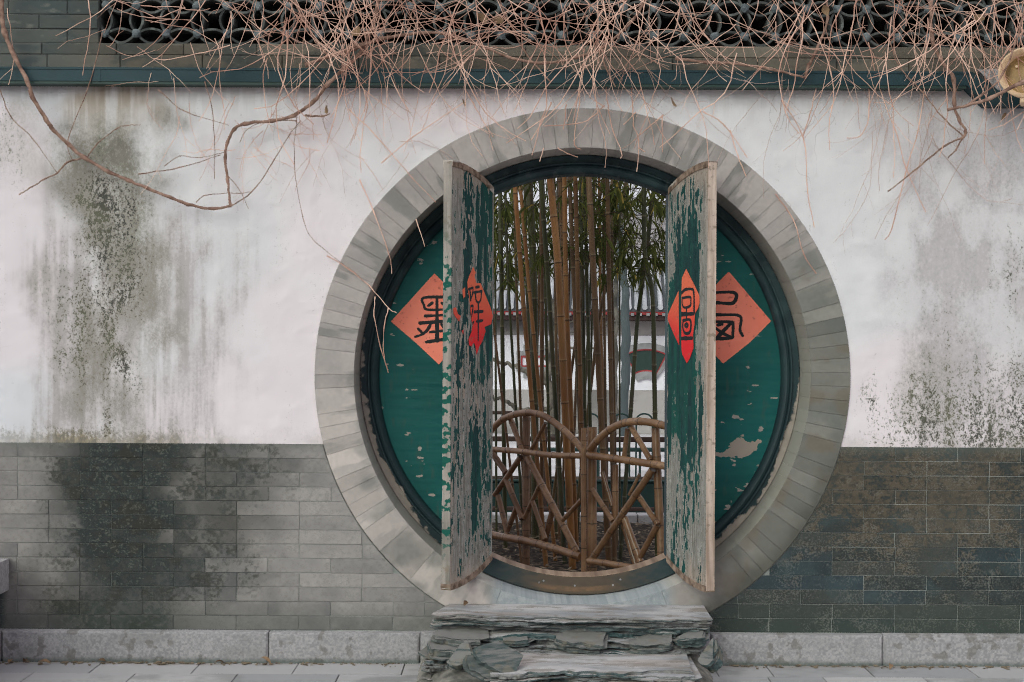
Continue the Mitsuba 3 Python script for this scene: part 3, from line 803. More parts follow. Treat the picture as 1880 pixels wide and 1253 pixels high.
tw = math.radians(26)
add('frame_ring', lathe_ring(prof, tw, 2 * math.pi - tw, 140), 'm_frame', fr, smooth=35)
sillp = [(RF, 0.430), (RF, 0.292), (RF + 0.004, 0.287), (RI - 0.006, 0.284), (RI - 0.006, 0.43)]
add('threshold', lathe_ring(sillp, -tw, tw, 40), 'm_threshold', fr, smooth=35)
for a_, rr_ in ((-0.19, 1.004), (-0.17, 0.992), (0.16, 1.01), (0.2, 0.99), (-0.02, 1.0)):
    k = trimesh.creation.icosphere(1, 0.005)
    k.vertices = k.vertices * [1, 0.5, 1] + [GX + rr_ * math.sin(a_), 0.2855 + DY, GZ - rr_ * math.cos(a_)]
    add('nail', k, 'm_granite', fr)
YH = 0.11
HL, HR = at(905, 690, YH)[0], at(1225, 690, YH)[0]           # the hinge lines
disc = Point(GX, GZ).buffer(RF + 0.02, 96)
PY = 0.312 + DY
add('side_panel', prism(disc.intersection(sbox(-2, 0, HL - 0.014, 3)), PY, 0.345 + DY), 'm_panel', fr)
add('side_panel', prism(disc.intersection(sbox(HR + 0.014, 0, 2, 3)), PY, 0.345 + DY), 'm_panel', fr)
hz = math.sqrt((RF + .004) ** 2 - (HL - GX) ** 2)
for x0 in (HL - 0.046, HR + 0.012):
    add('hinge_post', bev_box(x0, x0 + 0.034, 0.150, 0.36, GZ - hz, GZ + hz, 0.004), 'm_frame', fr)

# ------------------------------------------------------------------ door leaves
ZC, RL, LT = 1.317, 0.953, 0.044


def leaf_frame(side):
    h = np.array([HL if side < 0 else HR, YH, 0.0])
    near = at(829, 690, -0.252) if side < 0 else at(1297, 690, -0.266)
    u = near - h
    u[2] = 0
    L = np.linalg.norm(u)
    u /= L
    out = np.array([-u[1], u[0], 0.0])
    if out[0] * -side < 0:
        out = -out                                       # out: the normal of the painted face, towards the other leaf
    return h, u, out, L


def leaf_prism(poly, h, u, out, t0, t1):
    """Polygon in (s, z) on the leaf's painted face, from depth t0 to t1 along out."""
    m = trimesh.creation.extrude_polygon(poly, t1 - t0, engine='earcut')
    v = m.vertices
    P = h + v[:, :1] * u + np.array([0, 0, 1.0]) * v[:, 1:2] + out * (v[:, 2:3] + t0)
    return trimesh.Trimesh(P, m.faces, process=False), v[:, :2]


def rough_poly(poly, amp, seed, step=0.02):
    """Takes the machine-straightness off an outline."""
    c = np.array(poly.exterior.segmentize(step).coords)[:-1]
    k = np.random.default_rng(seed)
    return Polygon(c + k.uniform(-amp, amp, c.shape))


for side in (-1, 1):
    h, u, out, L = leaf_frame(side)
    d = thing('door_leaf', 'left open door leaf of weathered planks, green paint streaked down its edge' if side < 0 else
              'right open door leaf of weathered planks with a pale bare edge and flaking green paint', 'door')
    disc_l = Point(L, ZC).buffer(RL, 128)
    cuts = [0, 0.13, 0.285, L - 0.0] if side > 0 else [0, 0.15, 0.30, L]
    for k in range(3):
        p = disc_l.intersection(sbox(cuts[k] + (0.0012 if k else 0), 0, cuts[k + 1] - (0.0012 if k < 2 else 0), 3))
        p = rough_poly(p, 0.0011, 40 + k + side)
        m, sz = leaf_prism(p, h, u, out, -LT, -0.0006 * k)
        add('plank', m, 'm_leaf', d, uv=sz + [10.0 if side > 0 else 0.0, 0])
    # the bare end grain and free edge
    z = math.sqrt(RL ** 2 - 0)
    e = rough_poly(sbox(L + 0.0004, ZC - z + 0.004, L + 0.006, ZC + z - 0.004), 0.0009, 7 + side)
    m, _ = leaf_prism(e, h, u, out, -LT + 0.002, -0.001)
    add('free_edge', m, 'm_edge', d)
    rim = disc_l.buffer(0.001).difference(Point(L, ZC).buffer(RL - 0.026, 128)).intersection(sbox(0.004, 0, L + 0.005, 3))
    parts = [g_ for g_ in rim.geoms]
    for g_ in parts:
        m, _ = leaf_prism(rough_poly(g_, 0.0012, 90 + side, 0.03), h, u, out, -LT - 0.002, 0.0035)
        add('rim_strip', m, 'm_rim', d)
    for zz_ in (ZC - 0.6, ZC + 0.55):
        m = tube([h + out * -0.02 + [0, 0, zz_ - 0.04], h + out * -0.02 + [0, 0, zz_ + 0.04]], 0.009, 8)
        add('hinge_pin', m, 'm_metal', d)

# ------------------------------------------------------------------ paper diamonds with their characters


def unzoom(pts, ox, oy, k=0.16756):
    return [(ox + a * k, oy + b * k) for a, b in pts]


def diamond(label, outlines, strokes, plane, ox, oy, red):
    """plane: (p0, out) a vertical plane; outlines and strokes are drawn on it."""
    p0, out = plane
    u = np.array([out[1], -out[0], 0.0]) if abs(out[1]) > 1e-9 or abs(out[0]) > 0 else None
    u = u / np.linalg.norm(u)
    if u[0] < 0 and abs(out[1]) > 0.9:
        u = -u
    key = thing('paper_diamond', label, 'paper diamond')

    def flat2(pts):
        P = [on_plane(px, py, p0, out) - p0 for px, py in unzoom(pts, ox, oy)]
        return [(float(q @ u), float(q[2])) for q in P]

    def solid(poly, t0, t1):
        ms = []
        for g_ in getattr(poly, 'geoms', [poly]):
            if g_.geom_type != 'Polygon' or g_.area < 1e-7:
                continue
            m = trimesh.creation.extrude_polygon(g_, t1 - t0, engine='earcut')
            v_ = m.vertices
            ms.append((p0 * [1, 1, 1] + v_[:, :1] * u + np.array([0, 0, 1.0]) * v_[:, 1:2] + out * (v_[:, 2:3] + t0), m.faces))
        return cat(ms)

    sheets = [Polygon(flat2(o)).buffer(0) for o in outlines]
    for s in sheets:
        m = solid(s, 0.0006, 0.0016)
        add('sheet', m, 'm_paper', key, uv=const_uv(m, 1.0 if red else 0.0, 0))
    allow = unary_union(sheets)
    for pts, w in strokes:
        q = flat2(pts)
        if len(q) > 2:
            q = spline(np.c_[q, np.zeros(len(q))], 4)[:, :2]
        ls = LineString(q)
        k_ = np.random.default_rng(len(pts) * 7 + int(pts[0][0]))
        dd = np.linspace(0, ls.length, max(4, int(ls.length / 0.004)))
        ww = w * (1 + 0.22 * np.interp(dd, np.linspace(0, ls.length, 6), k_.uniform(-1, 1, 6)))
        cs = [Point(ls.interpolate(d_)).buffer(r_, quad_segs=4) for d_, r_ in zip(dd, ww)]
        s = unary_union([unary_union([a_, b_]).convex_hull for a_, b_ in zip(cs[:-1], cs[1:])]).intersection(allow)
        if s.area > 1e-6:
            add('brush_stroke', solid(s, 0.0018, 0.0024), 'm_ink', key)
    return key


PNL = (np.array([GX, PY, 0.0]), np.array([0, -1.0, 0]))
W = 0.0068
diamond('faded orange paper diamond with black brush writing on the left side panel',
        [[(105, 660), (345, 395), (580, 135), (600, 150), (1100, 650), (650, 1110), (632, 1132), (390, 905)]],
        [([(760, 392), (465, 400), (468, 480), (505, 530), (720, 522), (745, 470), (760, 392)], W), ([(610, 392), (612, 870)], W * 1.3), ([(515, 488), (558, 458)], W), ([(662, 458), (705, 488)], W),
         ([(485, 600), (735, 588)], W), ([(425, 678), (800, 650)], W * 1.1), ([(545, 680), (505, 755), (440, 805), (372, 828)], W), ([(402, 738), (460, 795)], W), ([(535, 778), (690, 760)], W),
         ([(660, 690), (710, 760), (800, 815)], W), ([(495, 885), (740, 848)], W * 1.1)], PNL, 700, 480, False)
diamond('faded orange paper diamond with black brush writing on the right side panel',
        [[(1228, 655), (1000, 885), (705, 1120), (690, 1110), (250, 640), (755, 120), (772, 122)]],
        [([(660, 342), (800, 340), (848, 372), (828, 440), (780, 464), (660, 456)], W * 1.15), ([(660, 342), (540, 350), (510, 400), (550, 450), (660, 456)], W * 1.15),
         ([(470, 590), (760, 586), (860, 592), (900, 630), (886, 750), (915, 815)], W * 1.15), ([(470, 590), (440, 640), (450, 800)], W * 1.15),
         ([(540, 665), (780, 664), (810, 695), (806, 800), (785, 842), (540, 850)], W * 1.15), ([(540, 665), (515, 750), (540, 850)], W * 1.15),
         ([(640, 832), (775, 690)], W * 1.2), ([(560, 690), (700, 790), (785, 828)], W), ([(640, 700), (690, 690)], W)], PNL, 1210, 480, False)
h, u, out, L = leaf_frame(-1)
w2 = 0.0056
diamond('torn red paper diamond fading to orange at its tip, on the left door leaf',
        [[(1005, 65), (1030, 120), (1020, 170), (1040, 240), (1085, 240), (1150, 400), (1195, 510), (1220, 600), (1200, 690), (1130, 720), (1140, 770), (1105, 880), (1070, 935), (1042, 1025), (1030, 930), (1010, 890),
          (985, 935), (960, 920), (955, 850), (985, 780), (1000, 700), (985, 640), (975, 520), (965, 420), (950, 330), (940, 230), (965, 150)],
         [(888, 312), (915, 285), (916, 390), (896, 408)], [(788, 515), (815, 505), (838, 580), (868, 600), (850, 660), (812, 612), (790, 570)], [(880, 760), (898, 750), (895, 800)]],
        [([(955, 308), (1000, 288)], w2), ([(966, 300), (976, 425)], w2), ([(1000, 292), (998, 350), (976, 415)], w2), ([(1034, 285), (1068, 280)], w2 * 1.2), ([(1012, 342), (1098, 328)], w2 * 1.1),
         ([(1026, 345), (1034, 425), (1060, 452), (1086, 420), (1094, 335)], w2), ([(1060, 452), (1058, 870)], w2 * 0.9), ([(1018, 555), (1108, 550)], w2 * 1.2), ([(1040, 660), (1104, 650)], w2 * 1.2),
         ([(1008, 665), (975, 722)], w2), ([(968, 500), (1000, 490), (990, 580), (972, 640)], w2)], (h, out), 700, 480, True)
h, u, out, L = leaf_frame(1)
diamond('red paper diamond split by a plank joint, on the right door leaf',
        [[(300, 85), (340, 165), (390, 262), (440, 370), (446, 450), (428, 520), (396, 572), (390, 700), (374, 800), (378, 955), (338, 1068), (308, 1118), (256, 1020), (246, 930), (248, 700), (246, 420), (254, 180)],
         [(216, 325), (218, 600), (222, 920), (160, 790), (98, 640), (100, 585), (160, 450)]],
        [([(252, 348), (290, 312), (360, 306), (385, 345), (388, 565)], w2 * 1.2), ([(258, 402), (345, 394), (352, 440), (345, 490), (282, 508), (258, 470), (258, 402)], w2), ([(305, 510), (305, 560)], w2 * 0.8),
         ([(246, 582), (384, 576)], w2 * 1.6), ([(305, 590), (305, 632)], w2 * 0.8), ([(268, 650), (340, 640), (354, 700), (340, 778), (288, 788), (264, 725), (268, 650)], w2 * 1.2),
         ([(305, 682), (322, 700), (305, 722), (286, 702), (305, 682)], w2), ([(252, 846), (366, 842)], w2 * 1.6), ([(226, 660), (232, 805)], w2)], (h, out), 1210, 480, True)

# ------------------------------------------------------------------ stone steps
steps = thing('stone_steps', 'rough layered slate steps in front of the round gate', 'steps')
rk = np.random.default_rng(21)


def slab(x0, x1, yb, yf, z0, z1, layers, seed, jag=0.03, lean=0.0, taper=0.03, warp=0.016):
    """A slab of slate: thin leaves of stone, each with a broken front of its own. yf: front edge (towards the street), yb: back."""
    k = np.random.default_rng(seed)
    cutz = np.sort(np.r_[z0, z0 + (z1 - z0) * k.uniform(0.04, 0.93, layers - 1), z1])
    out = []
    n = 110
    xs_ = np.linspace(x0, x1, n)
    for i in range(layers):
        if cutz[i + 1] - cutz[i] < 0.001:
            continue
        f1 = (meshkit.fbm(np.c_[xs_ * 3, np.full(n, i * 0.35 + seed), np.zeros(n)], 3, seed) - 0.5) * 2 * jag
        f2 = (meshkit.fbm(np.c_[xs_ * 26, np.full(n, i * 1.7 + seed), np.zeros(n)], 3, seed + 3) - 0.5) * jag * 1.1
        # here and there a leaf has broken well back
        f3 = np.clip(meshkit.fbm(np.c_[xs_ * 5, np.full(n, i * 2.3 + seed), np.zeros(n)], 2, seed + 8) - 0.58, 0, 1) * jag * 7
        rel = i / max(layers - 1, 1)
        y = yf + f1 + f2 + f3 * (0.35 if i == layers - 1 else 1) + lean * (1 - rel) + k.uniform(-0.35, 0.35) * jag
        e0, e1 = k.uniform(0, taper), k.uniform(0, taper)
        xx = np.clip(xs_, x0 + e0, x1 - e1)
        edge = np.minimum(np.minimum(xs_ - x0, x1 - xs_) / 0.05, 1)
        y = np.minimum(y + (1 - edge) ** 2 * 0.05, yb - 0.02)
        p = Polygon([(a, b) for a, b in zip(xx, y)] + [(x1 - e1 * 0.4 - 0.004, yb), (x0 + e0 + 0.07, yb)]).buffer(0)
        out.append(flat(p, cutz[i], cutz[i + 1] + (0.0006 if i < layers - 1 else 0)))
    m = cat(out)
    v_ = m.vertices
    front = np.clip((yb - v_[:, 1]) / max(yb - yf, 0.05), 0, 1.2)
    v_[:, 2] += (meshkit.fbm(np.c_[v_[:, 0] * 4.5, v_[:, 1] * 1.5 + seed, v_[:, 0] * 0], 3, seed) - 0.5) * 2 * warp * front
    return trimesh.Trimesh(v_, m.faces, process=False)


def rock(c, size, seed, layers=4, rot=(0, 0, 0), amp=0.25):
    """A broken stone: a subdivided hull of random points, pushed into flat leaves."""
    k = np.random.default_rng(seed)
    P = k.normal(size=(16, 3))
    P /= np.linalg.norm(P, axis=1, keepdims=True) ** 0.75
    m = trimesh.Trimesh(P).convex_hull
    for _ in range(3):
        m = m.subdivide()
    v_ = m.vertices * 0.8
    q = np.round(v_[:, 2] * layers) / layers
    v_[:, 2] = v_[:, 2] * 0.45 + q * 0.55
    v_ = v_ * (1 + amp * (meshkit.fbm(v_ * [2.5, 2.5, 5] + seed, 4, seed) - 0.5)[:, None])
    v_ = v_ * np.array(size)
    R = trimesh.transformations.euler_matrix(*np.radians(rot))[:3, :3]
    return trimesh.Trimesh(v_ @ R.T + np.array(c), m.faces, process=False)


def put_stone(name, m, teal=0.4, smooth=False):  # per-stone amount of dark teal on the side faces
    add(name, m, 'm_slate' if name != 'broken_stone' else 'm_slate_dark', steps, smooth=smooth, uv=const_uv(m, rk.random(), teal))


A = at(785, 1130, -0.4)
B = at(1314, 1130, -0.4)
put_stone('top_slab', slab(A[0], B[0], -0.02, -0.375, 0.186, 0.266, 17, 4, jag=0.055, lean=0.06, warp=0.020), 0.55)
put_stone('middle_ledge', slab(at(792, 1170, -.4)[0], at(1304, 1170, -.4)[0], -0.05, -0.345, 0.098, 0.188, 13, 23, jag=0.075, lean=-0.05, warp=0.030), 0.9)
put_stone('tread_slab', slab(at(884, 1230, -.8)[0], at(1290, 1230, -.8)[0], -0.30, -0.80, -0.02, 0.117, 18, 9, jag=0.065, lean=-0.08, taper=0.06, warp=0.014), 0.5)
put_stone('side_ledge', slab(at(768, 1220, -.5)[0], at(900, 1220, -.5)[0], -0.05, -0.50, -0.02, 0.105, 13, 41, jag=0.09, lean=-0.05, taper=0.07, warp=0.035), 0.9)
# the mortar that beds the stones: a lumpy mass, higher towards the wall
gx, gy = np.meshgrid(np.linspace(at(766, 1210, -.4)[0], at(1310, 1210, -.4)[0], 90), np.linspace(-0.92, -0.03, 46), indexing='ij')
hh = np.interp(gy, [-0.92, -0.80, -0.62, -0.40, -0.33, -0.24, -0.03], [-0.05, -0.01, 0.045, 0.095, 0.125, 0.17, 0.18])
side_ = np.clip(np.minimum(gx - gx.min(), gx.max() - gx) / 0.16, 0, 1)
hh = hh * (0.25 + 0.75 * side_ ** 0.7) - 0.03 * (1 - side_) + (meshkit.fbm(np.stack([gx * 9, gy * 9, gx * 0], -1), 4, 2) - 0.5) * 0.05
ii = np.arange(90 * 46).reshape(90, 46)
q = np.stack([ii[:-1, :-1], ii[1:, :-1], ii[1:, 1:], ii[:-1, 1:]], -1).reshape(-1, 4)
add('mortar_bed', (np.stack([gx, gy, hh], -1).reshape(-1, 3), q), 'm_bed', steps, smooth=True)


def fragment(c, size, rot, seed, layers=6):
    """A broken piece of slate: a small slab of thin leaves, tilted; c: middle of its front top edge."""
    w_, d_, t_ = size
    m = slab(-w_ / 2, w_ / 2, d_ * 0.7, -d_ * 0.3, -t_, 0.0, layers, seed, jag=min(0.22 * d_, 0.05), lean=0.25 * t_, taper=0.22 * w_, warp=0.012)
    R = trimesh.transformations.euler_matrix(*np.radians(rot))[:3, :3]
    return trimesh.Trimesh(m.vertices @ R.T + np.array(c), m.faces, process=False)


for k, (px, py, Y, w_, d_, t_, rot) in enumerate((
        (842, 1164, -0.40, 0.28, 0.16, 0.030, (6, 3, 4)), (945, 1174, -0.385, 0.18, 0.12, 0.045, (10, -2, 3)), (1068, 1170, -0.40, 0.26, 0.14, 0.050, (14, 3, -2)), (1195, 1176, -0.395, 0.22, 0.12, 0.040, (10, -5, -3)),
        (1268, 1168, -0.40, 0.16, 0.14, 0.045, (8, -4, -6)), (812, 1186, -0.47, 0.20, 0.16, 0.05, (12, 6, 12)), (846, 1208, -0.60, 0.13, 0.10, 0.09, (40, -20, 8)),
        (912, 1212, -0.78, 0.22, 0.12, 0.07, (52, 30, 8)), (892, 1232, -0.80, 0.20, 0.10, 0.07, (54, 32, 4)), (1296, 1204, -0.60, 0.10, 0.13, 0.08, (34, -24, -20)))):
    put_stone('broken_stone', fragment(at(px, py, Y), (w_, d_, t_), rot, 60 + k), float(rk.uniform(0.3, 1.0)))

# ------------------------------------------------------------------ low side wall at the left edge
lw = thing('low_side_wall', 'low brick wall with a white stone cap running out from the left end of the plinth', 'wall')
XW = XP(10)
for r in range(5):
    z0 = -0.01 + r * 0.0655
    y = -0.075
    y -= 0.0 if r % 2 else 0.0
    k = 0
    while y > -2.2:
        ln = (0.14 if (k == 0 and r % 2) else 0.28)
        m = bev_box(0, ln - 0.004, 0, 0.12, 0, 0.0625, 0.003)
        vv = m.vertices
        P = np.stack([XW - vv[:, 1], y - vv[:, 0], z0 + vv[:, 2]], 1)
        add('brick', trimesh.Trimesh(P, m.faces[:, ::-1], process=False), 'm_brick', lw, uv=const_uv(m, rb.random(), 0.9))
        y -= ln
        k += 1
add('core', bev_box(XW - 0.40, XW - 0.006, -2.2, -0.072, -0.02, 0.317, 0.004), 'm_mortar', lw)
for k in range(3):
    m = bev_box(XW - 0.42, XP(21), -0.02 - 0.74 * (k + 1) + 0.004, -0.02 - 0.74 * k, 0.319, 0.462, 0.008)
    add('cap_stone', m, 'm_granite', lw)

# ------------------------------------------------------------------ floodlight at the right edge
fl = thing('flood_lamp', 'tan outdoor flood lamp with an open round hood at the right end of the gutter', 'lamp')
lc = at(1884, 141, -0.34)


def lathe(prof, n=40):
    """(radius, axial) profile turned about the axis; axis along -y."""
    A_ = np.arange(n) * 2 * np.pi / n
    V = np.array([[(r * math.cos(a_), -z_, r * math.sin(a_)) for r, z_ in prof] for a_ in A_])
    V[..., 0] = np.sign(V[..., 0]) * np.abs(V[..., 0]) ** 1.0
    k = len(prof)
    F = []
    for i in range(n):
        for j in range(k - 1):
            i2 = (i + 1) % n
            F += [(i * k + j, i2 * k + j, i2 * k + j + 1), (i * k + j, i2 * k + j + 1, i * k + j + 1)]
    return trimesh.Trimesh(V.reshape(-1, 3), np.array(F), process=False)


RL_ = trimesh.transformations.euler_matrix(math.radians(-10), 0, math.radians(-22))[:3, :3]


def lamp_part(name, m, mat):
    add(name, trimesh.Trimesh(m.vertices @ RL_.T + lc, m.faces, process=False), mat, fl, smooth=35)


lamp_part('hood', lathe([(0.078, -0.02), (0.100, 0.0), (0.112, 0.055), (0.113, 0.062), (0.106, 0.064), (0.092, 0.052), (0.085, 0.03)]), 'm_lamp')
lamp_part('reflector', lathe([(0.0862, 0.032), (0.078, 0.012), (0.060, 0.0), (0.0, -0.004)]), 'm_lamp_inner')
lamp_part('housing', lathe([(0.0, -0.14), (0.05, -0.135), (0.07, -0.10), (0.079, -0.02)]), 'm_lamp')
lamp_part('lug', bev_box(-0.02, 0.012, -0.055, 0.0, -0.135, -0.100, 0.004), 'm_lamp')
for a_ in (0.8, 2.3, 3.9, 5.5):
    s_ = trimesh.creation.cylinder(0.006, 0.01, sections=12)
    s_.apply_transform(trimesh.transformations.rotation_matrix(math.pi / 2, [1, 0, 0]))
    s_.apply_translation([0.060 * math.cos(a_), -0.007, 0.060 * math.sin(a_)])
    lamp_part('screw', s_, 'm_lamp')
lamp_part('bracket', tube(spline([(0, 0.10, 0.0), (0.0, 0.22, -0.02), (0.02, 0.34, -0.05)], 6), 0.014, 10), 'm_metal')

# ------------------------------------------------------------------ the climbing plant over the wall's top
rt = np.random.default_rng(77)


def stem_path(pts, Y, n=5, wob=0.004):
    """Pixel polyline at depth Y (a number, or one per point) as a gently kinked path."""
    Ys = np.broadcast_to(np.asarray(Y, float), (len(pts),))
    P = np.array([at(px, py, y) for (px, py), y in zip(pts, Ys)])
    Q = spline(P, n)
    Q[1:-1] += rt.normal(size=(len(Q) - 2, 3)) * wob * [0.5, 1.0, 0.5]
    return Q


def stem_mesh(pts, Y, r0, r1, sides=7, n=5):
    Q = stem_path(pts, Y, n, 0.0022)
    R = np.linspace(r0, r1, len(Q)) * (1 + 0.10 * rt.normal(size=len(Q)).clip(-1, 1.6))
    R[::n] *= 1.30
    R[n // 2::n] *= 0.92
    return tube(Q, R, sides)


v1 = thing('climbing_vine', 'bare brown vine stem sagging across the white plaster at upper left', 'vine')
v2 = thing('climbing_vine', 'leafless pinkish vine tangle hanging over the middle of the tile lattice', 'vine')
v3 = thing('climbing_vine', 'leafless vine with a knotted stem hanging beside the tan flood lamp at upper right', 'vine')
add('stem', stem_mesh([(-6, -60), (2, 0), (8, 60), (30, 110), (50, 150), (60, 180), (85, 220), (95, 235), (125, 265), (155, 290), (200, 316), (235, 331), (270, 346), (310, 362), (345, 375), (390, 384), (425, 378)],
                      [-.13] * 4 + [-.14] * 4 + [-.10] * 6 + [-.08] * 3, 0.0105, 0.0062), 'm_stem', v1, smooth=True)
add('stem', stem_mesh([(700, -60), (690, 30), (662, 96), (630, 127), (600, 157), (575, 187), (540, 212), (500, 222), (450, 227), (430, 237), (418, 262), (413, 290), (418, 332), (423, 376)], [-.14] * 5 + [-.11] * 5 + [-.08] * 4, 0.010, 0.0058), 'm_stem', v1, smooth=True)
for pts, r in (([(157, 288), (122, 300), (105, 318), (80, 330), (55, 346), (35, 358)], 0.0042), ([(0, 165), (20, 215), (60, 255), (105, 318)], 0.0026), ([(160, 290), (178, 265), (215, 236), (232, 231), (258, 230)], 0.0026),
               ([(188, 60), (162, 160), (125, 256), (133, 295)], 0.0026), ([(425, 378), (462, 353), (500, 300), (530, 250), (552, 222)], 0.0028), ([(254, 320), (330, 308), (405, 285)], 0.0026), ([(302, 305), (330, 287), (365, 290), (415, 280)], 0.0020),
               ([(360, 372), (380, 358), (440, 355), (462, 353)], 0.0022), ([(418, 322), (440, 350), (456, 384)], 0.0020), ([(560, 212), (590, 214), (606, 209)], 0.005), ([(545, 222), (490, 222), (452, 240), (440, 262)], 0.0024),
               ([(290, 165), (340, 205), (420, 230)], 0.0024), ([(376, 150), (392, 215), (394, 330)], 0.0024), ([(545, 215), (540, 300), (556, 400), (580, 445), (650, 500), (690, 540)], 0.0017)):
    add('shoot', stem_mesh(pts, -0.10, r, r * 0.55, 5), 'm_stem', v1, smooth=True)
for pts, r in (([(640, 90), (700, 72), (780, 60), (830, 65), (879, 82), (940, 107), (1002, 116), (1060, 105), (1110, 85), (1172, 24), (1200, -50)], 0.0075),
               ([(560, 120), (615, 100), (650, 90), (700, 72)], 0.0085), ([(520, -40), (560, 40), (600, 100), (640, 96)], 0.006), ([(900, -40), (930, 30), (960, 90), (1010, 150)], 0.0042), ([(1090, 60), (1110, 120), (1130, 160)], 0.004)):
    add('stem', stem_mesh(pts, -0.16, r, r * 0.7), 'm_stem', v2, smooth=True)
for pts, Y, r in (([(1240, 108), (1300, 115), (1359, 118), (1427, 130), (1478, 143)], -.13, 0.0072), ([(1478, 143), (1485, 120), (1499, 92), (1519, 34), (1512, -40)], -.14, 0.0078),
                  ([(1700, -60), (1708, 0), (1711, 68), (1727, 109), (1751, 146), (1752, 190), (1761, 221), (1774, 242), (1768, 253)], -.15, 0.0095),
                  ([(1768, 253), (1734, 269), (1679, 313), (1630, 352)], -.12, 0.0045), ([(1768, 253), (1755, 275), (1741, 290)], -.12, 0.0042), ([(1939, 130), (1880, 150), (1819, 180), (1776, 194), (1739, 202)], -.47, 0.009),
                  ([(1776, 194), (1800, 176), (1840, 140), (1870, 60), (1890, -30)], -.45, 0.005), ([(1768, 250), (1730, 215), (1690, 165), (1650, 120), (1630, 60)], -.13, 0.0035)):
    add('stem', stem_mesh(pts, Y, r, r * 0.62), 'm_stem', v3, smooth=True)


def twig(px, py, ang_, ln, Y, curl=0.0, n=9, kink=0.15):
    """A pixel-space random walk lifted to depth Y: start, heading (0 = straight down), length in pixels."""
    pts = [(px, py)]
    a_ = ang_
    dep = [Y]
    for i in range(n):
        a_ += curl / n + rt.normal() * kink
        pts.append((pts[-1][0] + math.sin(a_) * ln / n, pts[-1][1] + math.cos(a_) * ln / n))
        dep.append(min(dep[-1] + rt.normal() * 0.012, -0.03 if pts[-1][1] > 160 else -0.105))
    return np.array([at(a, b, y) for (a, b), y in zip(pts, dep)])


def tangle(x0, x1, count, ymin, ymax, lmin, lmax, r0, r1, Y0, Y1, spread, dens=None):
    out = []
    while len(out) < count:
        px = rt.uniform(x0, x1)
        if dens is not None and rt.random() > dens(px):
            continue
        py = rt.uniform(ymin, ymax)
        P = twig(px, py, rt.normal() * spread, rt.uniform(lmin, lmax), rt.uniform(Y0, Y1), rt.normal() * 0.5)
        r = 1.12 * (r0 + (r1 - r0) * rt.random() ** 1.6)
        out.append(tube(P, np.linspace(r, r * 0.55, len(P)) * (1 + 0.18 * (np.arange(len(P)) % 2)), 4, cap=False))
        for i in range(rt.integers(0, 3)):                    # side twigs that fork off along the way
            k = rt.integers(2, len(P) - 1)
            d_ = (P[k] - P[k - 1]) * rt.uniform(1.2, 3.0)
            t_ = np.array([d_[0] * 0.75 + rt.choice([-1, 1]) * 0.65 * d_[2], d_[1] + rt.normal() * 0.01, d_[2] * 0.8])
            out.append(tube([P[k], P[k] + t_ * 0.55 + rt.normal(size=3) * 0.004, P[k] + t_], [r * 0.55, r * 0.45, r * 0.3], 4, cap=False))
    return out


def density(px):
    return float(np.interp(px, [-100, 150, 230, 420, 560, 680, 1000, 1400, 1700, 1900, 2000], [0.03, 0.06, 0.30, 0.5, 0.9, 1.0, 1.0, 0.9, 0.8, 1.0, 1.0]))


def tag_twigs(v_, name, meshes, mat):
    tag(add(name, cat(meshes), mat, v_, smooth=True), kind='stuff')


tag_twigs(v1, 'twigs', tangle(-60, 560, 46, -70, 40, 70, 240, 0.0015, 0.0026, -.30, -.13, 0.7, density) + tangle(180, 560, 44, -30, 120, 60, 170, 0.0012, 0.0022, -.28, -.12, 1.2, density)
          + tangle(255, 560, 22, 120, 215, 70, 170, 0.0009, 0.0015, -.08, -.04, 0.8) + tangle(410, 600, 26, 190, 290, 40, 130, 0.0009, 0.0014, -.08, -.04, 1.3), 'm_twig')
tag_twigs(v2, 'twigs', tangle(500, 1260, 215, -90, 60, 90, 290, 0.0015, 0.0027, -.36, -.13, 0.55, density) + tangle(460, 1260, 165, -40, 100, 80, 260, 0.0012, 0.0023, -.32, -.12, 1.5, density)
          + tangle(520, 1260, 60, 20, 110, 40, 120, 0.0012, 0.0020, -.30, -.12, 0.8, density), 'm_twig')
tag_twigs(v3, 'twigs', tangle(1240, 2000, 150, -90, 60, 90, 270, 0.0015, 0.0027, -.36, -.13, 0.55, density) + tangle(1240, 1990, 110, -40, 100, 80, 250, 0.0012, 0.0023, -.32, -.12, 1.5, density)
          + tangle(1760, 1990, 45, -30, 60, 90, 240, 0.0015, 0.0026, -.46, -.34, 0.6), 'm_twig')
tag_twigs(v2, 'fine_shoots', tangle(560, 1260, 44, 100, 165, 50, 150, 0.0008, 0.0014, -.06, -.035, 0.7) + tangle(560, 830, 26, 160, 300, 60, 200, 0.0008, 0.0013, -.05, -.035, 0.8), 'm_twig_old')
tag_twigs(v3, 'fine_shoots', tangle(1600, 1860, 44, 130, 260, 80, 260, 0.0008, 0.0015, -.06, -.035, 0.45) + tangle(1260, 1600, 18, 120, 190, 60, 220, 0.0008, 0.0013, -.06, -.035, 0.5), 'm_twig_old')
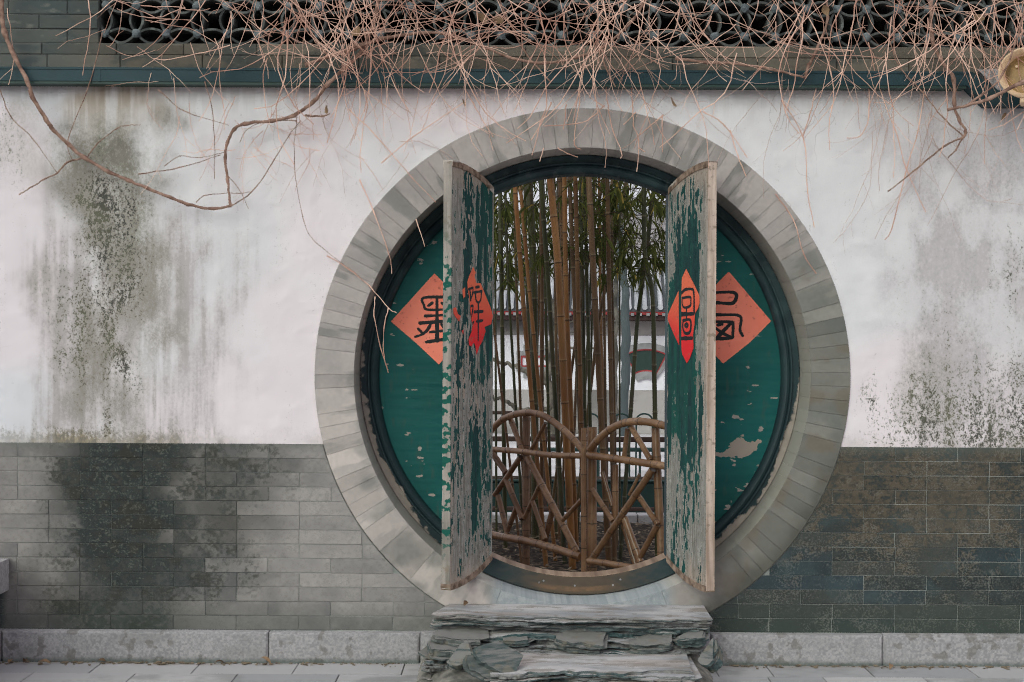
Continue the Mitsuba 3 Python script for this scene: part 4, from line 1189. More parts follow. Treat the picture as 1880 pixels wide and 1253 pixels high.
HANG = [[(1012, 188), (1000, 215), (984, 243)], [(1012, 190), (992, 230), (975, 258)], [(1040, 192), (1038, 215), (1034, 238)], [(1064, 150), (1064, 191), (1057, 225), (1055, 266), (1066, 275)],
        [(1110, 194), (1084, 217), (1061, 227), (998, 232)], [(1112, 150), (1116, 194), (1124, 237), (1141, 280), (1139, 292)], [(1158, 150), (1162, 203), (1163, 232), (1173, 257), (1169, 316)], [(1218, 211), (1190, 235), (1174, 248)],
        [(1168, 206), (1145, 229)], [(845, 150), (869, 191), (888, 225), (905, 252)], [(1024, 272), (1042, 282), (1061, 289)], [(998, 272), (991, 297)], [(1173, 272), (1184, 279)], [(1216, 212), (1216, 280)],
        [(660, 330), (685, 387), (714, 466), (719, 503)], [(600, 470), (640, 494), (679, 527), (713, 566), (728, 575)], [(713, 566), (705, 600), (704, 645), (713, 685)], [(689, 545), (687, 579), (699, 640), (712, 680)], [(764, 403), (780, 453)],
        [(1340, 240), (1355, 287), (1370, 324)], [(1424, 357), (1456, 403), (1475, 466), (1499, 503)], [(1434, 184), (1475, 254), (1483, 357), (1495, 418)], [(1500, 155), (1487, 210), (1474, 252)], [(1594, 78), (1614, 160), (1648, 252), (1662, 306), (1700, 390)],
        [(1696, 160), (1686, 238), (1665, 306), (1638, 418), (1625, 440)], [(1594, 150), (1595, 215), (1580, 250), (1555, 254)], [(1290, 205), (1330, 230), (1372, 290)], [(640, 200), (690, 250), (760, 330), (800, 372)], [(700, 300), (760, 250), (850, 190)]]
for pts in HANG:
    w_ = v3 if pts[0][0] > 1260 else v2
    inside = pts[-1][0] < 800 and pts[0][0] > 590 and pts[-1][1] > 440
    add('hanging_twig', stem_mesh(pts, -0.06 if not inside else -0.035, 0.0026, 0.0018, 5, 4), 'm_twig', w_, smooth=True)


def curled_leaf(c, l, w, seed):
    """A dry leaf: a folded, curled blade."""
    k = np.random.default_rng(seed)
    t = np.linspace(0, 1, 6)
    V, F = [], []
    for i, s in enumerate(t):
        ww = w * math.sin(math.pi * min(max(s, 0.04), 0.97)) ** 0.8
        up = 0.25 * l * math.sin(s * 2.6)
        V += [(-ww, s * l, up + 0.5 * ww), (0, s * l, up), (ww, s * l, up + 0.6 * ww)]
        if i:
            b = 3 * (i - 1)
            F += [(b, b + 1, b + 4), (b, b + 4, b + 3), (b + 1, b + 2, b + 5), (b + 1, b + 5, b + 4)]
    R = trimesh.transformations.euler_matrix(*k.uniform(-1, 1, 3) * [0.7, 0.6, 3.0])[:3, :3]
    return trimesh.Trimesh(np.array(V) @ R.T + np.array(c), np.array(F), process=False)


for k, (px, py, l, w, v_) in enumerate(((849, 182, 0.05, 0.008, v2), (1232, 178, 0.07, 0.010, v2), (600, 209, 0.05, 0.016, v1), (925, 40, 0.05, 0.018, v2), (875, 25, 0.06, 0.02, v2), (1513, 10, 0.05, 0.018, v3), (1838, 220, 0.05, 0.012, v3), (660, 50, 0.05, 0.02, v2), (1808, 35, 0.05, 0.018, v3))):
    m = curled_leaf((0, 0, 0), l, w, 300 + k)
    v3d = m.vertices @ trimesh.transformations.euler_matrix(-math.pi / 2, 0, 0)[:3, :3].T
    v3d = v3d * [0.5 if py > 150 else 1.0, 1, 1]
    m = trimesh.Trimesh(v3d + at(px, py, -0.10 if py > 150 else -0.25), m.faces, process=False)
    add('dry_leaf', m, 'm_dry_leaf', v_, smooth=True, uv=const_uv(m, rt.random(), 0))
for k, (px, py) in enumerate(((24, 1219), (46, 1221), (75, 1218), (180, 1217), (395, 1216), (500, 1217), (858, 1103), (1634, 1226))):
    c = at(px, py, -0.09) if k != 6 else at(px, 1108, -0.05)
    c = np.array([c[0], -0.09 - 0.02 * (k % 3) if k != 6 else -0.06, 0.004 if k != 6 else 0.27])
    m = curled_leaf(c, 0.035 + 0.01 * (k % 3), 0.011, 400 + k)
    m.vertices[:, 2] += max(0.0, (0.002 if k != 6 else 0.269) - m.vertices[:, 2].min())
    key = add('fallen_leaf', m, 'm_dry_leaf', smooth=True, uv=const_uv(m, rt.random(), 0))
    tag(key, ('dry leaf lying in the corner below the low side wall', 'dry leaf on the paving, second from the low side wall', 'dry leaf on the paving, third from the low side wall', 'dry leaf at the foot of the middle of the first plinth stone',
              'single dry leaf on the paving left of the plinth joint', 'dry leaf on the paving right below the left plinth joint', 'dry tan leaf on the top step beside the left door leaf', 'dry leaf on the paving below the right plinth joint')[k], 'leaf')

# ------------------------------------------------------------------ bamboo fence just inside the gate
fence = thing('bamboo_fence', 'low fence of thick brown bamboo poles with arched top rails behind the gate', 'fence')
F0, F1 = at(908, 900, 2.0), at(1225, 900, 0.85)
fd = F1 - F0; fd[2] = 0; fd /= np.linalg.norm(fd)
fn = np.array([-fd[1], fd[0], 0.0])
if fn[1] > 0:
    fn = -fn                                              # towards the street


def fp(uv_, off=0.0):
    """A point of the fence's plane (off metres in front of it) drawn at zoomed pixel (u, v)."""
    u_, v_ = uv_
    return on_plane(880 + u_ * 0.3273, 700 + v_ * 0.3273, F0 + fn * off, fn)


def pole(path, r, shade, seg=0.16, sides=12, node=1.10, seed=0, taper=1.0, mat='m_fence'):
    """A bamboo pole with swollen joints: mesh and uv (shade, joint count)."""
    k = np.random.default_rng(seed)
    P = np.asarray(path, float)
    s = np.r_[0, np.cumsum(np.linalg.norm(np.diff(P, axis=0), axis=1))]
    total = s[-1]
    nodes = [k.uniform(0.1, 1.0) * seg]
    while nodes[-1] < total:
        nodes.append(nodes[-1] + seg * k.uniform(0.82, 1.2))
    at_ = [0.0, total]
    ring_ = {}
    for q in nodes[:-1]:
        for o, f in ((-0.016, 1.0), (-0.005, node), (0.0, node * 0.93), (0.005, node), (0.016, 1.0)):
            if 0.001 < q + o < total - 0.001:
                at_.append(q + o); ring_[round(q + o, 6)] = f
    extra = s[1:-1]
    at_ = np.array(sorted(set(np.round(at_ + [e for e in extra if min(abs(e - np.array(at_))) > 0.012], 6))))
    Q = np.stack([np.interp(at_, s, P[:, i]) for i in range(3)], 1)
    R = np.array([r * ring_.get(round(a_, 6), 1.0) for a_ in at_]) * np.interp(at_, [0, total], [1.0, taper])
    m = tube(Q, R, sides)
    cnt = np.interp(at_, np.r_[-1e-6, nodes], np.arange(len(nodes) + 1).astype(float))
    cnt = np.r_[np.repeat(cnt, sides), np.full(sides, cnt[0]), np.full(sides, cnt[-1])]
    uv_ = np.c_[np.full(len(m.vertices), shade), cnt]
    return m, uv_


def fence_part(name, pts, wpx, shade, off=0.0, n=6, seed=0, seg=0.16):
    P = [fp(q, off) for q in pts]
    P = spline(P, n) if len(P) > 2 else np.array(P)
    d_ = np.linalg.norm(P.mean(0) - EYE)
    m, uv_ = pole(P, wpx * 0.92 * 0.3273 / 2 * d_ / FPX, shade, seed=seed, seg=seg)
    add(name, m, 'm_fence', fence, smooth=True, uv=uv_)


fence_part('post', [(632, 258), (632, 1160)], 60, 0.35, -0.03, seed=1, seg=0.2)
fence_part('post', [(586, 262), (586, 1160)], 34, 0.0, 0.035, seed=2, seg=0.2)
fence_part('post', [(264, 190), (262, 1100)], 46, 0.6, -0.03, seed=3)
fence_part('post', [(988, 262), (1030, 1160)], 50, 0.55, -0.03, seed=4)
fence_part('arch_rail', [(20, 330), (85, 255), (150, 205), (250, 178), (350, 190), (450, 255), (520, 320), (585, 392)], 40, 0.05, 0.03, seed=5, seg=0.12)
fence_part('arch_rail', [(618, 385), (680, 315), (760, 255), (850, 228), (960, 232), (1060, 258), (1160, 300)], 46, 0.25, 0.03, seed=6, seg=0.13)
fence_part('mid_rail', [(10, 378), (240, 395), (400, 415), (580, 420)], 36, 0.0, 0.035, seed=7, seg=0.14)
fence_part('mid_rail', [(612, 415), (850, 448), (1160, 495)], 46, 0.1, 0.035, seed=8, seg=0.14)
fence_part('bottom_rail', [(0, 840), (85, 865), (300, 905), (570, 985)], 46, 0.1, 0.03, seed=9, seg=0.14)
fence_part('bottom_rail', [(612, 1008), (760, 1030), (1000, 1070)], 40, 0.3, 0.03, seed=10, seg=0.14)
for k, (a_, b_, w_, sh, off) in enumerate((
        ((270, 428), (548, 960), 42, .3, .02), ((232, 425), (86, 640), 34, .5, .0), ((70, 400), (150, 515), 36, .5, -.03), ((148, 550), (242, 775), 36, .35, .0), ((350, 560), (252, 770), 28, .45, .0),
        ((298, 675), (370, 885), 30, .3, .02), ((412, 720), (365, 900), 36, .7, -.02), ((105, 640), (158, 855), 34, .45, .0), ((214, 695), (152, 855), 32, .5, .0), ((575, 665), (468, 780), 28, .4, .02),
        ((972, 495), (632, 1000), 42, .6, .02), ((632, 605), (748, 785), 32, .5, .01), ((886, 635), (1002, 805), 34, .45, .0), ((1000, 805), (900, 990), 38, .7, .0), ((812, 765), (905, 1015), 44, .45, .0), ((800, 770), (880, 1040), 38, .8, -.03),
        ((172, 205), (240, 385), 34, .3, .0), ((372, 235), (288, 390), 24, .5, .0), ((852, 258), (962, 445), 36, .25, .0), ((832, 265), (812, 430), 30, .5, -.03), ((690, 510), (745, 700), 26, .7, -.05), ((764, 468), (764, 780), 38, .35, -.03),
        ((900, 520), (840, 640), 20, .6, -.04))):
    fence_part('brace', [a_, b_], w_, sh, off, seed=20 + k, seg=0.15)

# ------------------------------------------------------------------ bamboo
rg = np.random.default_rng(31)


def leaf_blades(points, dirs, lmin, lmax, yellow=0.05):
    """Lance-shaped blades: base, two shoulders, tip, lightly folded."""
    V, F, U = [], [], []
    for c, d_ in zip(points, dirs):
        d_ = d_ / np.linalg.norm(d_)
        sd = np.cross(d_, rg.normal(size=3)); sd /= np.linalg.norm(sd) + 1e-9
        up = np.cross(sd, d_)
        l = rg.uniform(lmin, lmax); w_ = l * rg.uniform(0.055, 0.085)
        b = len(V)
        droop = np.array([0, 0, -0.18 * l])
        V += [c, c + d_ * l * 0.4 + sd * w_ + up * w_ * 0.4, c + d_ * l * 0.4 - sd * w_ + up * w_ * 0.4, c + d_ * l + droop, c + d_ * l * 0.45]
        F += [(b, b + 4, b + 1), (b, b + 2, b + 4), (b + 4, b + 3, b + 1), (b + 2, b + 3, b + 4)]
        t_ = 0.95 if rg.random() < yellow else rg.uniform(0, 0.75)
        U += [(t_, 0)] * 5
    return trimesh.Trimesh(np.array(V), np.array(F), process=False), np.array(U)


def zq(pts):
    return [(880 + a_ * 0.3193, 300 + b_ * 0.3193) for a_, b_ in pts]


# (path in zoomed pixels, width, tint 0 green .. 1 tan, depth, foliage amount, words for the label)
CULMS = [
    ([(118, 100), (128, 700), (136, 1253)], 26, 0.02, 3.0, 2, 'dark green bamboo culm, first upright one inside the left door leaf'),
    ([(148, 100), (165, 650), (200, 1253)], 17, 0.05, 3.6, 2, 'thin dark green bamboo culm bowing to the right beside the left door leaf'),
    ([(200, 60), (245, 700), (292, 1253)], 29, 0.97, 2.2, 0, 'slanting orange tan bamboo culm, leftmost of the orange ones'),
    ([(230, 60), (285, 700), (338, 1253)], 24, 0.9, 2.5, 0, 'tan bamboo culm slanting close beside the leftmost orange one'),
    ([(283, 60), (312, 660), (318, 1253)], 46, 0.0, 3.4, 1, 'thick blackish green bamboo culm standing behind the two slanting tan ones'),
    ([(350, 60), (400, 740), (430, 1253)], 29, 0.12, 2.4, 1, 'olive green bamboo culm slanting left of the thick orange one'),
    ([(354, 60), (360, 740), (360, 1253)], 25, 0.6, 2.8, 0, 'brown upright bamboo culm behind the olive green one'),
    ([(402, 40), (452, 600), (486, 1253)], 44, 0.99, 2.0, 0, 'thickest orange bamboo culm near the middle of the opening'),
    ([(462, 40), (490, 700), (505, 1253)], 30, 0.65, 2.9, 0, 'brown bamboo culm in shade just right of the thickest orange one'),
    ([(489, 40), (498, 700), (520, 1253)], 30, 0.95, 2.3, 0, 'bright orange bamboo culm second right of the thickest one'),
    ([(518, 40), (538, 600), (566, 1253)], 26, 0.45, 2.7, 1, 'dark brown bamboo culm in the middle of the clump'),
    ([(551, 40), (566, 650), (582, 1253)], 28, 0.75, 2.2, 0, 'light brown bamboo culm in the middle of the clump with a pale top joint'),
    ([(604, 40), (625, 900), (632, 1253)], 23, 0.08, 2.9, 1, 'dark green bamboo culm right of the middle of the clump'),
    ([(630, 40), (655, 600), (690, 1253)], 38, 0.62, 2.1, 0, 'wide brown bamboo culm above the split fence post'),
    ([(715, 60), (600, 700), (520, 1253)], 19, 0.5, 3.1, 1, 'thin brown bamboo culm leaning to the left behind the clump'),
    ([(716, 40), (718, 600), (722, 1253)], 18, 0.4, 3.0, 1, 'thin brown upright bamboo culm behind the wide one right of the clump'),
    ([(736, 40), (745, 650), (755, 1253)], 29, 0.58, 2.3, 1, 'brown upright bamboo culm, last of the close clump on its right'),
    ([(850, 60), (760, 550), (690, 900), (648, 1253)], 20, 0.42, 3.2, 1, 'brown bamboo culm leaning up to the right across the grey tree trunk'),
    ([(806, 40), (806, 700), (806, 1253)], 11, 0.02, 2.6, 2, 'thinnest blackish bamboo stem in front of the grey tree trunk'),
    ([(945, 40), (952, 520), (992, 760), (1003, 1253)], 29, 0.10, 2.3, 3, 'olive green bamboo culm curving beside the right door leaf'),
    ([(1015, 40), (950, 600), (912, 900), (882, 1253)], 25, 0.08, 2.6, 3, 'dark green bamboo culm leaning across the fan shaped window'),
    ([(70, 800), (85, 960), (120, 1253)], 16, 0.7, 2.2, 0, 'short brown bamboo culm leaning beside the lower left door leaf'),
    ([(455, 60), (470, 700), (460, 1253)], 24, 0.3, 3.6, 1, 'shaded green brown bamboo culm deep in the middle of the clump'),
    ([(580, 60), (590, 700), (600, 1253)], 20, 0.2, 3.7, 1, 'shaded green bamboo culm deep in the clump, right of its middle'),
    ([(260, 60), (275, 700), (295, 1253)], 20, 0.1, 3.9, 2, 'shaded green bamboo culm deep behind the slanting tan ones'),
    ([(372, 300), (380, 800), (392, 1253)], 18, 0.15, 3.8, 1, 'thin shaded bamboo culm deep behind the olive green one'),
    ([(660, 60), (640, 700), (610, 1253)], 17, 0.15, 3.9, 1, 'thin dark bamboo culm deep behind the wide brown one'),
    ([(85, 60), (92, 700), (95, 1253)], 14, 0.03, 4.0, 2, 'thin dark bamboo culm at the very edge of the left door leaf'),
]
THIN = ((440, 'brown', 0.6), (508, 'brown', 0.5), (574, 'brown', 0.55), (596, 'green', 0.1), (648, 'green', 0.2), (700, 'tan', 0.8), 
        (770, 'brown', 0.45), (335, 'brown', 0.5), (220, 'brown', 0.45))
ORDER = sorted(t_[0] for t_ in THIN)
NTH = ('first', 'second', 'third', 'fourth', 'fifth', 'sixth', 'seventh', 'eighth', 'ninth', 'tenth', 'eleventh', 'twelfth', 'thirteenth', 'fourteenth', 'fifteenth', 'sixteenth')
for x_, w_, t_ in THIN:
    lean = rg.normal() * 28
    CULMS.append(([(x_ + lean, 40), (x_ + lean * 0.4 + rg.normal() * 4, 640), (x_ - lean * 0.5, 1253)], rg.uniform(13, 21), t_, rg.uniform(2.7, 4.2), 0 if t_ > 0.3 else 1,
                  f'thin {w_} bamboo culm in the back rank, {NTH[ORDER.index(x_)]} from the left'))
for k, (pts, wz, tint, Y, fol, words) in enumerate(CULMS):
    P = np.array([at(px, py, Y + 0.0) for px, py in zq(pts)])
    P[:, 1] += rg.normal(size=len(P)) * 0.03
    P = spline(P, 6) if len(P) > 2 else P
    d0 = P[-1] - P[-2]
    zg = 0.12
    if P[-1][2] > zg:
        P = np.vstack([P, P[-1] + d0 / -d0[2] * (P[-1][2] - zg) * 0.995])
    d1 = P[0] - P[1]
    short = k == 21
    top = 2.0 if short else rg.uniform(1.3, 2.4)
    d1 = d1 / np.linalg.norm(d1)
    up_pts = [P[0] + d1 * top * f + np.array([rg.normal() * 0.05, rg.normal() * 0.05, 0]) * f for f in ((1.0, 0.5) if not short else (0.5, 0.25))]
    P = np.vstack([up_pts, P])
    dist = Y + 7.5
    m, uv_ = pole(P[::-1], wz * 0.3193 / 2 * dist / FPX * 0.98, float(k) + min(tint, 0.995), seg=0.30, sides=10, node=1.09, seed=500 + k, taper=0.88)
    root = thing('bamboo_culm', words, 'bamboo')
    add('culm', m, 'm_bamboo', root, smooth=True, uv=uv_)
    # side shoots with leaves: the topmost metres of every culm, lower ones where the photograph has them
    pts_, drs = [], []
    Pz = P[np.argsort(P[:, 2])]
    zt = Pz[-1, 2]
    shoots = []
    nb = 12 + 5 * fol
    for b in range(nb):
        zz_ = rg.uniform(2.6, zt) if b > fol * 6 else rg.uniform(1.85 if fol > 1 else 2.0, 2.5)
        c = np.array([np.interp(zz_, Pz[:, 2], Pz[:, i]) for i in range(3)])
        a_ = rg.uniform(0, 2 * math.pi)
        dr_ = np.array([math.cos(a_), math.sin(a_) * 0.8, rg.uniform(0.1, 0.7)])
        ln = rg.uniform(0.2, 0.55) if zz_ > 2.4 else rg.uniform(0.10, 0.34)
        Q = [c + dr_ * ln * t_ + np.array([0, 0, -0.5 * ln * t_ * t_]) for t_ in np.linspace(0, 1, 5)]
        shoots.append(tube(Q, np.linspace(0.0028, 0.0012, 5), 4, cap=False))
        for q in range(int(9 + 5 * rg.random()) if zz_ > 2.4 else int(6 + 5 * rg.random())):
            t_ = rg.uniform(0.25, 1.0)
            o = c + dr_ * ln * t_ + np.array([0, 0, -0.5 * ln * t_ * t_])
            pts_.append(o)
            drs.append(np.array([dr_[0] * 0.5 + rg.normal() * 0.45, dr_[1] * 0.5 + rg.normal() * 0.45, -0.75 + rg.normal() * 0.35]))
    if fol >= 1 and not short:
        tag(add('side_shoots', cat(shoots), 'm_shoot', root, smooth=True), kind='stuff')
        lm, lu = leaf_blades(pts_, drs, 0.07, 0.15)
        tag(add('foliage', lm, 'm_green_leaf', root, uv=lu), kind='stuff')

# foliage of the grove behind, reading as one mass above the far wall
pts_, drs, tw_ = [], [], []
for b in range(125):
    px = rg.choice([rg.uniform(890, 1010), rg.uniform(1010, 1130), rg.uniform(1110, 1250)], p=[0.40, 0.22, 0.38])
    py = rg.uniform(300, 500) - (70 if 1005 < px < 1110 else 0)
    Y = rg.uniform(4.4, 6.5)
    c = at(px, py, Y)
    a_ = rg.uniform(0, 2 * math.pi)
    dr_ = np.array([math.cos(a_), math.sin(a_), -0.3])
    ln = rg.uniform(0.1, 0.35)
    tw_.append(tube([c, c + dr_ * ln * 0.5, c + dr_ * ln + np.array([0, 0, -0.05])], [0.003, 0.002, 0.001], 4, cap=False))
    for q in range(9):
        pts_.append(c + dr_ * ln * rg.random())
        drs.append(np.array([rg.normal() * 0.5, rg.normal() * 0.5, -0.8]))
lm, lu = leaf_blades(pts_, drs, 0.08, 0.17, 0.06)
back = tag(numbered('bamboo_thicket'), 'hanging mass of narrow bamboo leaves beyond the culms', 'bamboo foliage', kind='stuff')
tag(add('leaves', lm, 'm_green_leaf', back, uv=lu), kind='stuff')
tag(add('leaf_twigs', cat(tw_), 'm_shoot', back), kind='stuff')

# ------------------------------------------------------------------ trees of the courtyard


def limb(root, name, pts, r0, r1, Y, tone, sides=9):
    P = spline([at(px, py, Y) for px, py in pts], 5)
    P[1:-1] += rg.normal(size=(len(P) - 2, 3)) * 0.012
    m = tube(P, np.linspace(r0, r1, len(P)) * (1 + 0.08 * rg.normal(size=len(P)).clip(-1, 1)), sides)
    add(name, m, 'm_bark', root, smooth=True, uv=const_uv(m, tone, 0))


t1 = thing('bare_tree', 'smooth blue grey leafless tree trunk standing left of the fan shaped window', 'tree')
limb(t1, 'trunk', [(1146, 800), (1147, 700), (1148, 620), (1146, 540), (1140, 470), (1135, 400), (1128, 300), (1122, 150)], 0.052, 0.030, 9.0, 0.95)
limb(t1, 'branch', [(1142, 490), (1165, 465), (1195, 445)], 0.014, 0.006, 9.0, 0.6, 6)
limb(t1, 'branch', [(1140, 460), (1110, 470), (1085, 482)], 0.014, 0.008, 9.0, 0.3, 6)
limb(t1, 'branch', [(1146, 520), (1160, 530), (1173, 540)], 0.010, 0.005, 9.0, 0.6, 6)
t2 = thing('bare_tree', 'pale tan leafless tree trunk just left of the blue grey one', 'tree')
limb(t2, 'trunk', [(1128, 800), (1130, 700), (1131, 600), (1132, 520), (1138, 430), (1150, 330), (1165, 200)], 0.030, 0.018, 9.4, 0.15)
limb(t2, 'branch', [(1131, 590), (1100, 600), (1060, 606), (1010, 600)], 0.012, 0.006, 9.4, 0.2, 6)
limb(t2, 'branch', [(1133, 500), (1110, 490), (1080, 470)], 0.010, 0.005, 9.4, 0.2, 6)
t3 = thing('bare_tree', 'gnarled old leafless tree with mottled bark and low crooked limbs at left behind the culms', 'tree')
limb(t3, 'trunk', [(1016, 800), (1012, 740), (1006, 690), (1010, 640), (1020, 600), (1015, 560), (1000, 525), (1010, 480), (1030, 430), (1020, 380), (1035, 300)], 0.045, 0.018, 8.0, 0.0)
limb(t3, 'limb', [(1008, 700), (968, 688), (945, 672), (920, 668), (900, 655)], 0.024, 0.014, 8.0, 0.05)
limb(t3, 'limb', [(1012, 750), (960, 752), (930, 738), (895, 730)], 0.026, 0.018, 8.0, 0.0)
limb(t3, 'limb', [(1012, 640), (1030, 632), (1050, 640), (1090, 640)], 0.020, 0.010, 8.0, 0.0)
limb(t3, 'limb', [(1003, 530), (970, 522), (930, 530), (900, 528)], 0.016, 0.006, 8.0, 0.0)
limb(t3, 'limb', [(1012, 560), (990, 545), (980, 510), (960, 480)], 0.014, 0.005, 8.0, 0.0)
limb(t3, 'limb', [(1018, 600), (1050, 590), (1075, 570), (1090, 540)], 0.013, 0.005, 8.0, 0.0)
for t_, cx, cy, Y in ((t1, 1150, 460, 9.0), (t1, 1185, 470, 9.0), (t3, 945, 480, 8.0), (t3, 985, 450, 8.0), (t2, 1095, 470, 9.4)):
    ms = []
    for b in range(16):
        p0 = at(cx + rg.normal() * 22, cy + rg.normal() * 22, Y)
        q = p0 + rg.normal(size=3) * 0.14
        ms.append(tube([p0, (p0 + q) / 2 + rg.normal(size=3) * 0.02, q], [0.005, 0.0035, 0.002], 4, cap=False))
    mm = cat(ms)
    tag(add('twigs', mm, 'm_bark', t_, uv=const_uv(mm, 0.2, 0)), kind='stuff')

# ------------------------------------------------------------------ low railings round the bed
rl = thing('low_railing', 'dark wooden rail fence along the far side of the bamboo bed', 'fence')
for k, (pa, pb, w_) in enumerate((((895, 806), (1240, 806), 9), ((895, 758), (940, 756), 6), ((895, 934), (1240, 934), 7))):
    a_, b_ = at(*pa, 5.2), at(*pb, 5.2)
    hh = w_ * 12.7 / FPX / 2
    add('rail', bev_box(a_[0] - 0.6, b_[0] + 0.6 if k != 1 else b_[0], 5.18, 5.23, a_[2] - hh, a_[2] + hh, 0.006), 'm_wood_rail', rl)
for px in (870, 1000, 1112, 1262):
    a_ = at(px, 800, 5.26)
    add('post', bev_box(a_[0] - 0.02, a_[0] + 0.02, 5.235, 5.275, 0.0, a_[2] + 0.07, 0.004), 'm_wood_rail', rl)
gr = thing('green_railing', 'dark green metal railing with hoops in the pale courtyard', 'railing')
for py, w_ in ((826, 8), (918, 5), (930, 4)):
    a_, b_ = at(1040, py, 7.0), at(1245, py, 7.0)
    add('bar', tube([a_ - [0.4, 0, 0], b_ + [0.4, 0, 0]], w_ * 14.5 / FPX / 2, 8), 'm_metal', gr, smooth=40)
for px in np.arange(1045, 1270, 26):
    a_ = at(px, 826, 7.02)
    add('upright', tube([(a_[0], 7.02, 0.0), (a_[0], 7.02, a_[2])], 0.011, 6), 'm_metal', gr, smooth=40)
for cx in (1141, 1183, 1085):
    P = [at(cx + 15 * math.cos(t_), 773 - 13 * math.sin(t_), 6.8) for t_ in np.linspace(0, math.pi, 12)]
    P = [np.array([P[0][0], P[0][1], 0.0])] + P + [np.array([P[-1][0], P[-1][1], 0.0])]
    add('hoop', tube(P, 0.008, 6), 'm_metal', gr, smooth=40)
pl = thing('planter_box', 'dark green planter trough low behind the bamboo bed', 'planter')
YP = 5.5
a_, b_ = at(895, 905, YP), at(1240, 880, YP)
add('trough', bev_box(a_[0] - 0.5, b_[0] + 0.5, YP, YP + 0.3, 0.0, at(1100, 886, YP)[2], 0.01), 'm_metal', pl)
add('rim', bev_box(a_[0] - 0.52, b_[0] + 0.52, YP - 0.02, YP + 0.32, at(1100, 886, YP)[2] + 0.001, at(1100, 886, YP)[2] + 0.02, 0.006), 'm_metal', pl)
add('soil', bev_box(a_[0] - 0.48, b_[0] + 0.48, YP + 0.02, YP + 0.28, 0.1, at(1100, 886, YP)[2] + 0.024, 0.006), 'm_soil', pl)

# ------------------------------------------------------------------ the white house across the courtyard
YB = 18.5
house = thing('courtyard_house', 'white walled low house with grey tiled roof and red eaves across the courtyard', 'house')


def zb(py, Y=YB):
    return at(1065, py, Y)[2]


XA, XB = -3.2, 5.2
add('wall', bev_box(XA, XB, YB, YB + 3.0, 0.0, zb(575), 0.01), 'm_white_wall', house)
add('dado', bev_box(XA - .01, XB + .01, YB - 0.035, YB + 0.1, 0.0, zb(716), 0.008), 'm_grey_band', house)
add('frieze', bev_box(XA - .01, XB + .01, YB - 0.03, YB + 0.1, zb(616), zb(589), 0.006), 'm_grey_band', house)
ye = 17.9
add('eave_board', bev_box(XA - .2, XB + .1, ye + 0.05, YB + 0.4, zb(589) + 0.002, zb(574), 0.006), 'm_eave', house)
add('red_fascia', bev_box(XA - .25, XB + .15, ye + 0.02, ye + 0.049, zb(578, ye), zb(569, ye), 0.004), 'm_red', house)
xr = XA - 0.2
while xr < XB:
    add('rafter_end', bev_box(xr, xr + 0.05, ye - 0.01, ye + 0.02, zb(580, ye), zb(574.5, ye), 0.004), 'm_window_stone', house)
    xr += 0.122
roof = house + '__roof'
z0r, z1r, y1r = zb(566, ye), zb(566, ye) + 0.80, ye + 1.25
vv = np.array([[XA - .3, ye, z0r], [XB + .2, ye, z0r], [XB + .2, y1r, z1r], [XA - .3, y1r, z1r], [XA - .3, ye, z0r - 0.05], [XB + .2, ye, z0r - 0.05], [XB + .2, y1r + 2, z0r - 0.05], [XA - .3, y1r + 2, z0r - 0.05], [XB + .2, y1r + 2, z0r], [XA - .3, y1r + 2, z0r]])
add('tile_bed', (vv, np.array([[0, 1, 2], [0, 2, 3], [4, 5, 1], [4, 1, 0], [3, 2, 8], [3, 8, 9], [4, 6, 5], [4, 7, 6], [7, 9, 8], [7, 8, 6], [1, 5, 2], [5, 6, 8], [5, 8, 2], [0, 3, 4], [4, 3, 7], [7, 3, 9]])), 'm_roof_bed', roof)
xr = XA - 0.2
while xr < XB + 0.15:
    P = [(xr - 0.03, ye - 0.02, z0r + 0.022), (xr, ye + 0.6, z0r + 0.022 + 0.384 + 0.0), (xr + 0.02, y1r, z1r + 0.02)]
    add('rib_tile', tube(P, 0.038, 8), 'm_roof_tile', roof, smooth=40)
    e_ = trimesh.creation.cylinder(0.043, 0.02, sections=14)
    e_.apply_transform(trimesh.transformations.rotation_matrix(math.pi / 2, [1, 0, 0]))
    e_.apply_translation((xr - 0.032, ye - 0.032, z0r + 0.018))
    add('end_tile', e_, 'm_roof_tile', roof)
    xr += 0.122
add('ridge', tube([(XA - .3, y1r, z1r + 0.03), (XB + .2, y1r, z1r + 0.03)], 0.075, 10), 'm_roof_tile', roof, smooth=40)

# fan window


def wall_poly(pts, Y=YB):
    return Polygon([(at(px, py, Y)[0], at(px, py, Y)[2]) for px, py in pts])


fan_c = (1186, 722)


def fan(r0, r1, a0, a1):
    A_ = np.linspace(math.radians(a0), math.radians(a1), 18)
    return wall_poly([(fan_c[0] + r1 * math.sin(t_), fan_c[1] - r1 * math.cos(t_)) for t_ in A_] + [(fan_c[0] + r0 * math.sin(t_), fan_c[1] - r0 * math.cos(t_)) for t_ in A_[::-1]])


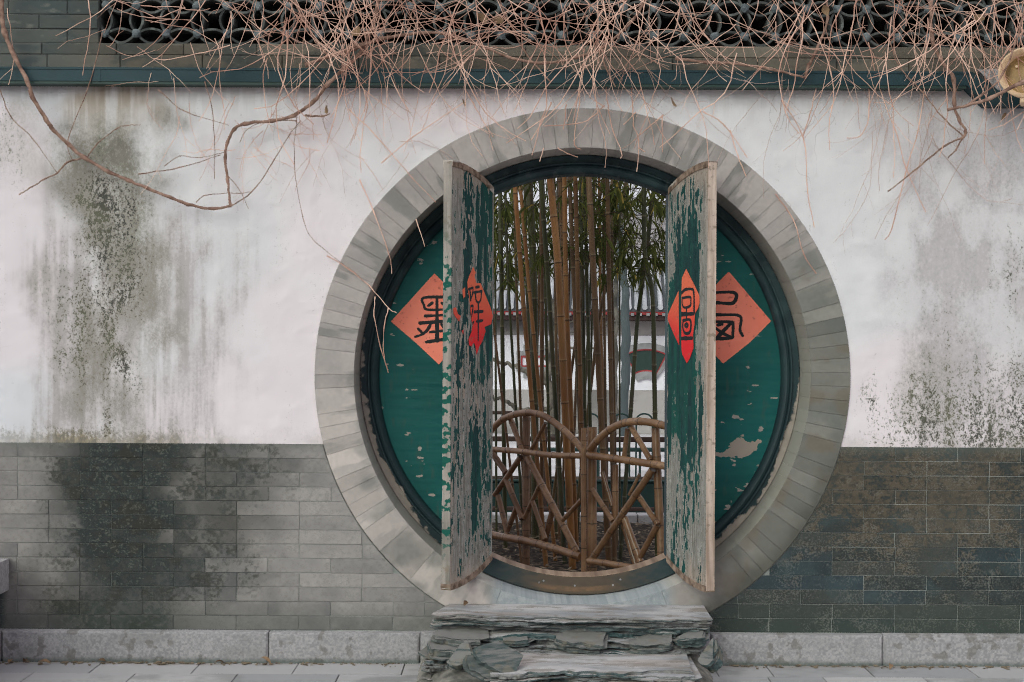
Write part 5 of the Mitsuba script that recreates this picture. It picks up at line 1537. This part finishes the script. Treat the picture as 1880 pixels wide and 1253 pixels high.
fw = house + '__fan_window'
outer, inner, glass = fan(26, 92, -37, 37), fan(40, 81, -29, 29), fan(42.5, 78.5, -27, 27)
add('stone_surround', prism(outer.difference(inner), YB - 0.045, YB + 0.05), 'm_window_stone', fw)
add('red_frame', prism(inner.difference(glass), YB - 0.038, YB + 0.05), 'm_red', fw)
add('pane', prism(glass.buffer(0.004), YB - 0.012, YB + 0.03), 'm_pane', fw)
for dx in (-12, 0, 12):
    add('lattice_bar', prism(LineString([(at(1186 + dx * 1.4, 648, YB)[0], at(1186, 648, YB)[2]), (at(1186 + dx * 0.7, 684, YB)[0], at(1186, 684, YB)[2])]).buffer(0.012), YB - 0.022, YB - 0.008), 'm_pane', fw)
for cx, cy in ((976, 664), (1010, 664)):
    pass
sw = house + '__cross_window'
cross = wall_poly([(948, 645), (961, 645), (961, 634), (1014, 634), (1014, 645), (1027, 645), (1027, 682), (1014, 682), (1014, 694), (961, 694), (961, 682), (948, 682)])
hole, glass = wall_poly([(956, 653), (1018, 653), (1018, 674), (956, 674)]), wall_poly([(959, 657), (1015, 657), (1015, 671), (959, 671)])
add('stone_surround', prism(cross.difference(hole), YB - 0.045, YB + 0.05), 'm_window_stone', sw)
add('red_frame', prism(hole.difference(glass), YB - 0.038, YB + 0.05), 'm_red', sw)
add('pane', prism(glass.buffer(0.004), YB - 0.012, YB + 0.03), 'm_white_wall', sw)

# pale brick building behind the roof
gb = thing('brick_building', 'tall pale grey brick wall of a building rising behind the tiled roof', 'building')
YG = 23.0
xa, xb_, za, zc_ = at(1135, 500, YG)[0], at(1300, 500, YG)[0] + 1.2, 0.0, at(1180, 395, YG)[2]
add('core', bev_box(xa, xb_, YG, YG + 5, 0.0, zc_, 0.01), 'm_gable', gb, uv=np.full((12, 2), 0.2))
zrow, r = at(1180, 535, YG)[2], 0
while zrow < zc_ - 0.05:
    x = xa - (0.0 if r % 2 else 0.17)
    while x < min(xb_, at(1245, 500, YG)[0]):
        a_, b_ = max(x, xa), min(x + 0.335, xb_)
        if b_ - a_ > 0.04:
            m = bev_box(a_ + 0.006, b_ - 0.006, YG - 0.012, YG + 0.01, zrow + 0.006, zrow + 0.077, 0.004)
            add('brick', m, 'm_gable', gb, uv=const_uv(m, rg.random(), 0))
        x += 0.345
    zrow += 0.083
    r += 1
add('top_course', bev_box(xa - 0.05, xb_ + .05, YG - 0.06, YG + 5, zc_ + 0.001, zc_ + 0.12, 0.02), 'm_roof_tile', gb)
